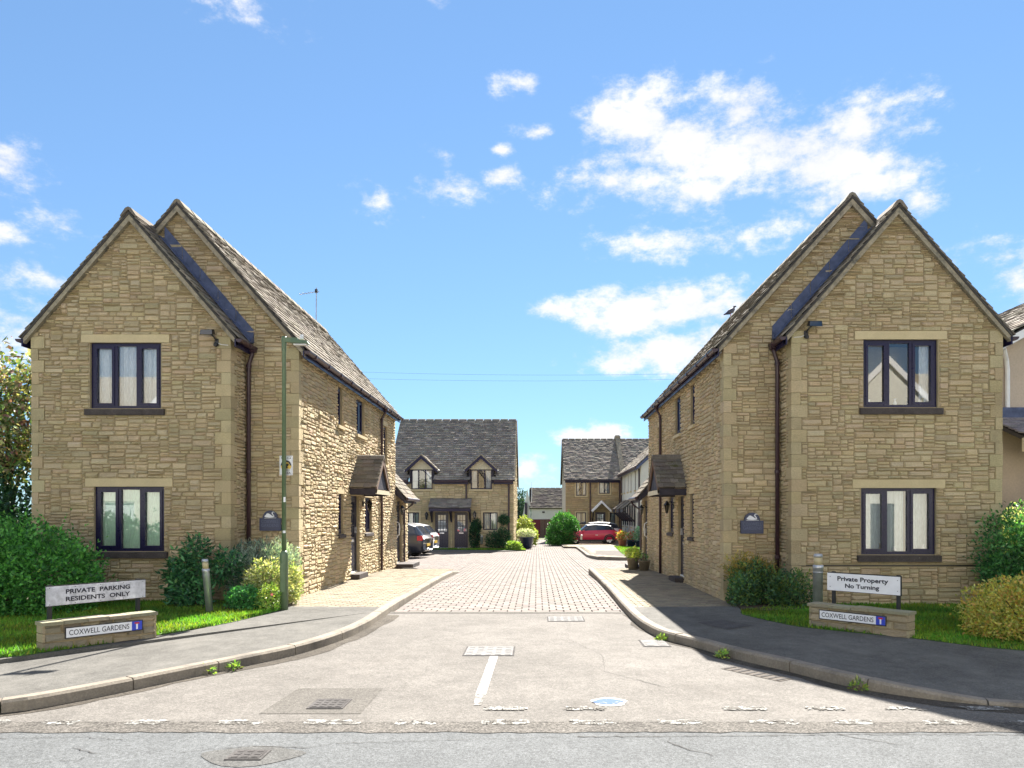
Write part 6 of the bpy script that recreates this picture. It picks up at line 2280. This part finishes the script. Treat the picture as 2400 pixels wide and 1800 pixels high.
def car(label, paint, roofm, loc, yaw, stations, wb, wr, scale=1.0, lights=True, arch=True):
    """stations: x, z_low, z_belt, z_roof, half width, roof half width; front at -x"""
    root = link('parked_car', None)
    ORG[root] = Vector((0, 0, 0))
    tag(root, label, 'car')
    rings = []
    for x, zl, zbt, zt, hw, hr in stations:
        half = [(hw * .86, zl), (hw * .98, zl + .1), (hw, (zl + zbt) / 2), (hw * .985, zbt - .06), (hw * .95, zbt), (hr, zt - .035), (hr * .8, zt)]
        rings.append([(x, -y, z) for y, z in half] + [(x, y, z) for y, z in half[::-1]])
    n = len(rings[0])
    body, glass, top = MB(), MB(), MB()
    allv = [p for r in rings for p in r]
    bf, gf, tf = [], [], []
    for i in range(len(rings) - 1):
        cab = [s_[3] - s_[2] > .22 for s_ in stations[i:i + 2]]
        for k in range(n - 1):
            f = (i * n + k, i * n + k + 1, (i + 1) * n + k + 1, (i + 1) * n + k)
            if k in (4, n - 6) and all(cab):
                gf.append(f)
            elif k in (5, 6, 7) and cab[0] != cab[1]:
                gf.append(f)
            elif k in (4, n - 6) and any(cab):
                gf.append(f)
            elif k in (5, 6, 7) and all(cab):
                tf.append(f)
            else:
                bf.append(f)
        bf.append((i * n, (i + 1) * n, (i + 1) * n + n - 1, i * n + n - 1))
    bf += [tuple(range(n)), tuple(range((len(rings) - 1) * n, len(rings) * n))[::-1]]
    mk('body', MB().add(allv, bf), paint, root, True)
    mk('windows', MB().add(allv, gf), M['carglass'], root, True)
    mk('roof_panel', MB().add(allv, tf), roofm, root, True)
    W = max(s_[4] for s_ in stations)
    x0, x1 = stations[0][0], stations[-1][0]
    for sx_ in wb:
        for sy_ in (-1, 1):
            y = sy_ * (W - .1)
            t = MB()
            for (r, yy) in (((wr, y - .09), (wr, y + .09)),):
                pass
            prof = [(wr * .7, -.1), (wr * .94, -.1), (wr, -.06), (wr, .06), (wr * .94, .1), (wr * .7, .1)]
            vs = [(sx_ + r * math.cos(a), y + h, wr + r * math.sin(a)) for r, h in prof for a in [2 * math.pi * k / 20 for k in range(20)]]
            fs = [(i * 20 + k, i * 20 + (k + 1) % 20, (i + 1) * 20 + (k + 1) % 20, (i + 1) * 20 + k) for i in range(len(prof) - 1) for k in range(20)]
            wh = mk('wheel', MB().add(vs, fs), M['tyre'], root, True)
            rm = MB()
            yo = y + sy_ * .07
            for k in range(5):
                a = 2 * math.pi * k / 5
                d, p = Vector((math.cos(a), 0, math.sin(a))), Vector((-math.sin(a), 0, math.cos(a)))
                c = Vector((sx_, yo, wr))
                rm.add([c + p * .05, c - p * .05, c + d * wr * .7 - p * .09, c + d * wr * .7 + p * .09], [(0, 1, 2, 3)])
            mk('rim', rm, M['alloy'], wh)
            mk('rim_back', MB().add([(sx_ + wr * .7 * math.cos(a), y - sy_ * .02, wr + wr * .7 * math.sin(a)) for a in [2 * math.pi * k / 20 for k in range(20)]], [tuple(range(20))]), M['black'], wh)
            if arch:
                V = []
                for k in range(13):
                    a = math.pi * (-.06 + 1.12 * k / 12)
                    for r in (wr * 1.02, wr * 1.28):
                        V.append((sx_ + r * math.cos(a), sy_ * (W + .012), max(.16, wr + r * math.sin(a))))
                mk('wheel_arch', MB().add(V, [(2 * i, 2 * i + 1, 2 * i + 3, 2 * i + 2) for i in range(12)]), M['black'], root)
    zbt = stations[1][2]
    zb2 = stations[-2][2]
    for sy_ in (-1, 1):
        mk('headlight', MB().lathe([(.0, x0 * 0 - .03), (.11, 0), (.0, .03)], (0, 0, 0), 12, axis='y'), M['lens'], root).location = (x0 + .18, sy_ * (W - .2), zbt - .17)
        a = stations[-1]
        mk('tail_light', MB().box(x1 - .26, x1 - .03, *sorted((sy_ * (W - .16), sy_ * (W - .02))), zb2 - .24, zb2 - .02), M['taillight'], root)
        mk('mirror', MB().box(x0 + 1.15, x0 + 1.3, *sorted((sy_ * (W - .02), sy_ * (W + .16))), zbt + .06, zbt + .2), paint, root)
        mk('sill_strip', MB().box(wb[0] + wr, wb[1] - wr, *sorted((sy_ * (W - .03), sy_ * (W + .006))), .2, .32), M['black'], root)
        mk('pillar', MB().prism([(0.12, sy_ * (W - .045), zbt + .0), (.2, sy_ * (W - .045), zbt), (.2, sy_ * (stations[len(stations) // 2][5] + .012), stations[len(stations) // 2][3] - .04), (.12, sy_ * (stations[len(stations) // 2][5] + .012), stations[len(stations) // 2][3] - .04)], (0, sy_ * .012, 0)), M['black'], root)
        mk('door_handle', MB().box(.25, .42, *sorted((sy_ * (W - .01), sy_ * (W + .02))), zbt - .16, zbt - .12), M['alloy'], root)
    mk('number_plate', MB().box(x1 + .005, x1 + .02, -.26, .26, .55, .66), M['yellow'], root)
    mk('number_plate', MB().box(x0 - .02, x0 - .005, -.26, .26, .38, .48), M['signw'], root)
    root.location = loc
    root.rotation_euler = (0, 0, yaw)
    root.scale = (scale,) * 3
    return root


M['carglass'] = plain('car_glass', (.03, .035, .045), .08, 0, .8)
RED, WHT, GRY, SLV = car_paint('red_paint', (.55, .012, .06)), car_paint('white_paint', (.75, .75, .76)), car_paint('dark_grey_paint', (.02, .023, .034)), car_paint('silver_paint', (.42, .43, .45))
MINI = [(-1.84, .3, .58, .60, .62, .5), (-1.72, .22, .78, .80, .78, .6), (-1.3, .2, .88, .90, .83, .66), (-.78, .2, .93, .96, .84, .7), (-.3, .2, .95, 1.36, .84, .62), (.3, .2, .97, 1.41, .84, .62), (1.0, .2, .99, 1.38, .84, .62),
        (1.42, .22, 1.0, 1.3, .83, .6), (1.72, .26, .96, 1.0, .8, .62), (1.84, .34, .8, .82, .72, .55)]
HATCH = [(-2.05, .3, .6, .62, .65, .5), (-1.9, .22, .76, .78, .8, .6), (-1.4, .2, .9, .93, .87, .66), (-.85, .2, .96, 1.0, .88, .7), (-.2, .2, .98, 1.44, .88, .62), (.5, .2, 1.0, 1.5, .88, .63), (1.2, .2, 1.02, 1.46, .88, .62),
         (1.7, .22, 1.04, 1.36, .86, .6), (2.0, .28, .98, 1.04, .82, .62), (2.1, .34, .85, .87, .75, .55)]
SUV = [(-2.15, .35, .7, .72, .7, .5), (-2.0, .26, .88, .9, .85, .6), (-1.5, .24, 1.02, 1.05, .91, .68), (-.95, .24, 1.06, 1.1, .92, .7), (-.25, .24, 1.08, 1.55, .92, .66), (.5, .24, 1.1, 1.64, .92, .66), (1.3, .24, 1.12, 1.6, .92, .65),
       (1.75, .26, 1.14, 1.46, .9, .62), (2.05, .3, 1.05, 1.1, .87, .64), (2.18, .38, .88, .9, .8, .6)]
car('small red hatchback with white roof and black wheel arches on the terrace path', RED, WHT, (3.62, 50.6, zr(50.6) + .11), rad(6), MINI, (-1.2, 1.25), .31, .95)
car('white hatchback parked behind the small red car', WHT, WHT, (3.95, 53.6, zr(53.6) + .11), rad(3), HATCH, (-1.3, 1.35), .32, 1.0, arch=False)
car('dark grey car parked with its rear past the left house', GRY, GRY, (-6.9, 33.2, zr(33.2)), rad(-8), SUV, (-1.35, 1.3), .34, .97, arch=False)
car('silver hatchback parked beyond the dark grey car', SLV, SLV, (-7.1, 36.4, zr(36.4)), rad(-6), HATCH, (-1.3, 1.35), .32, 1.04, arch=False)
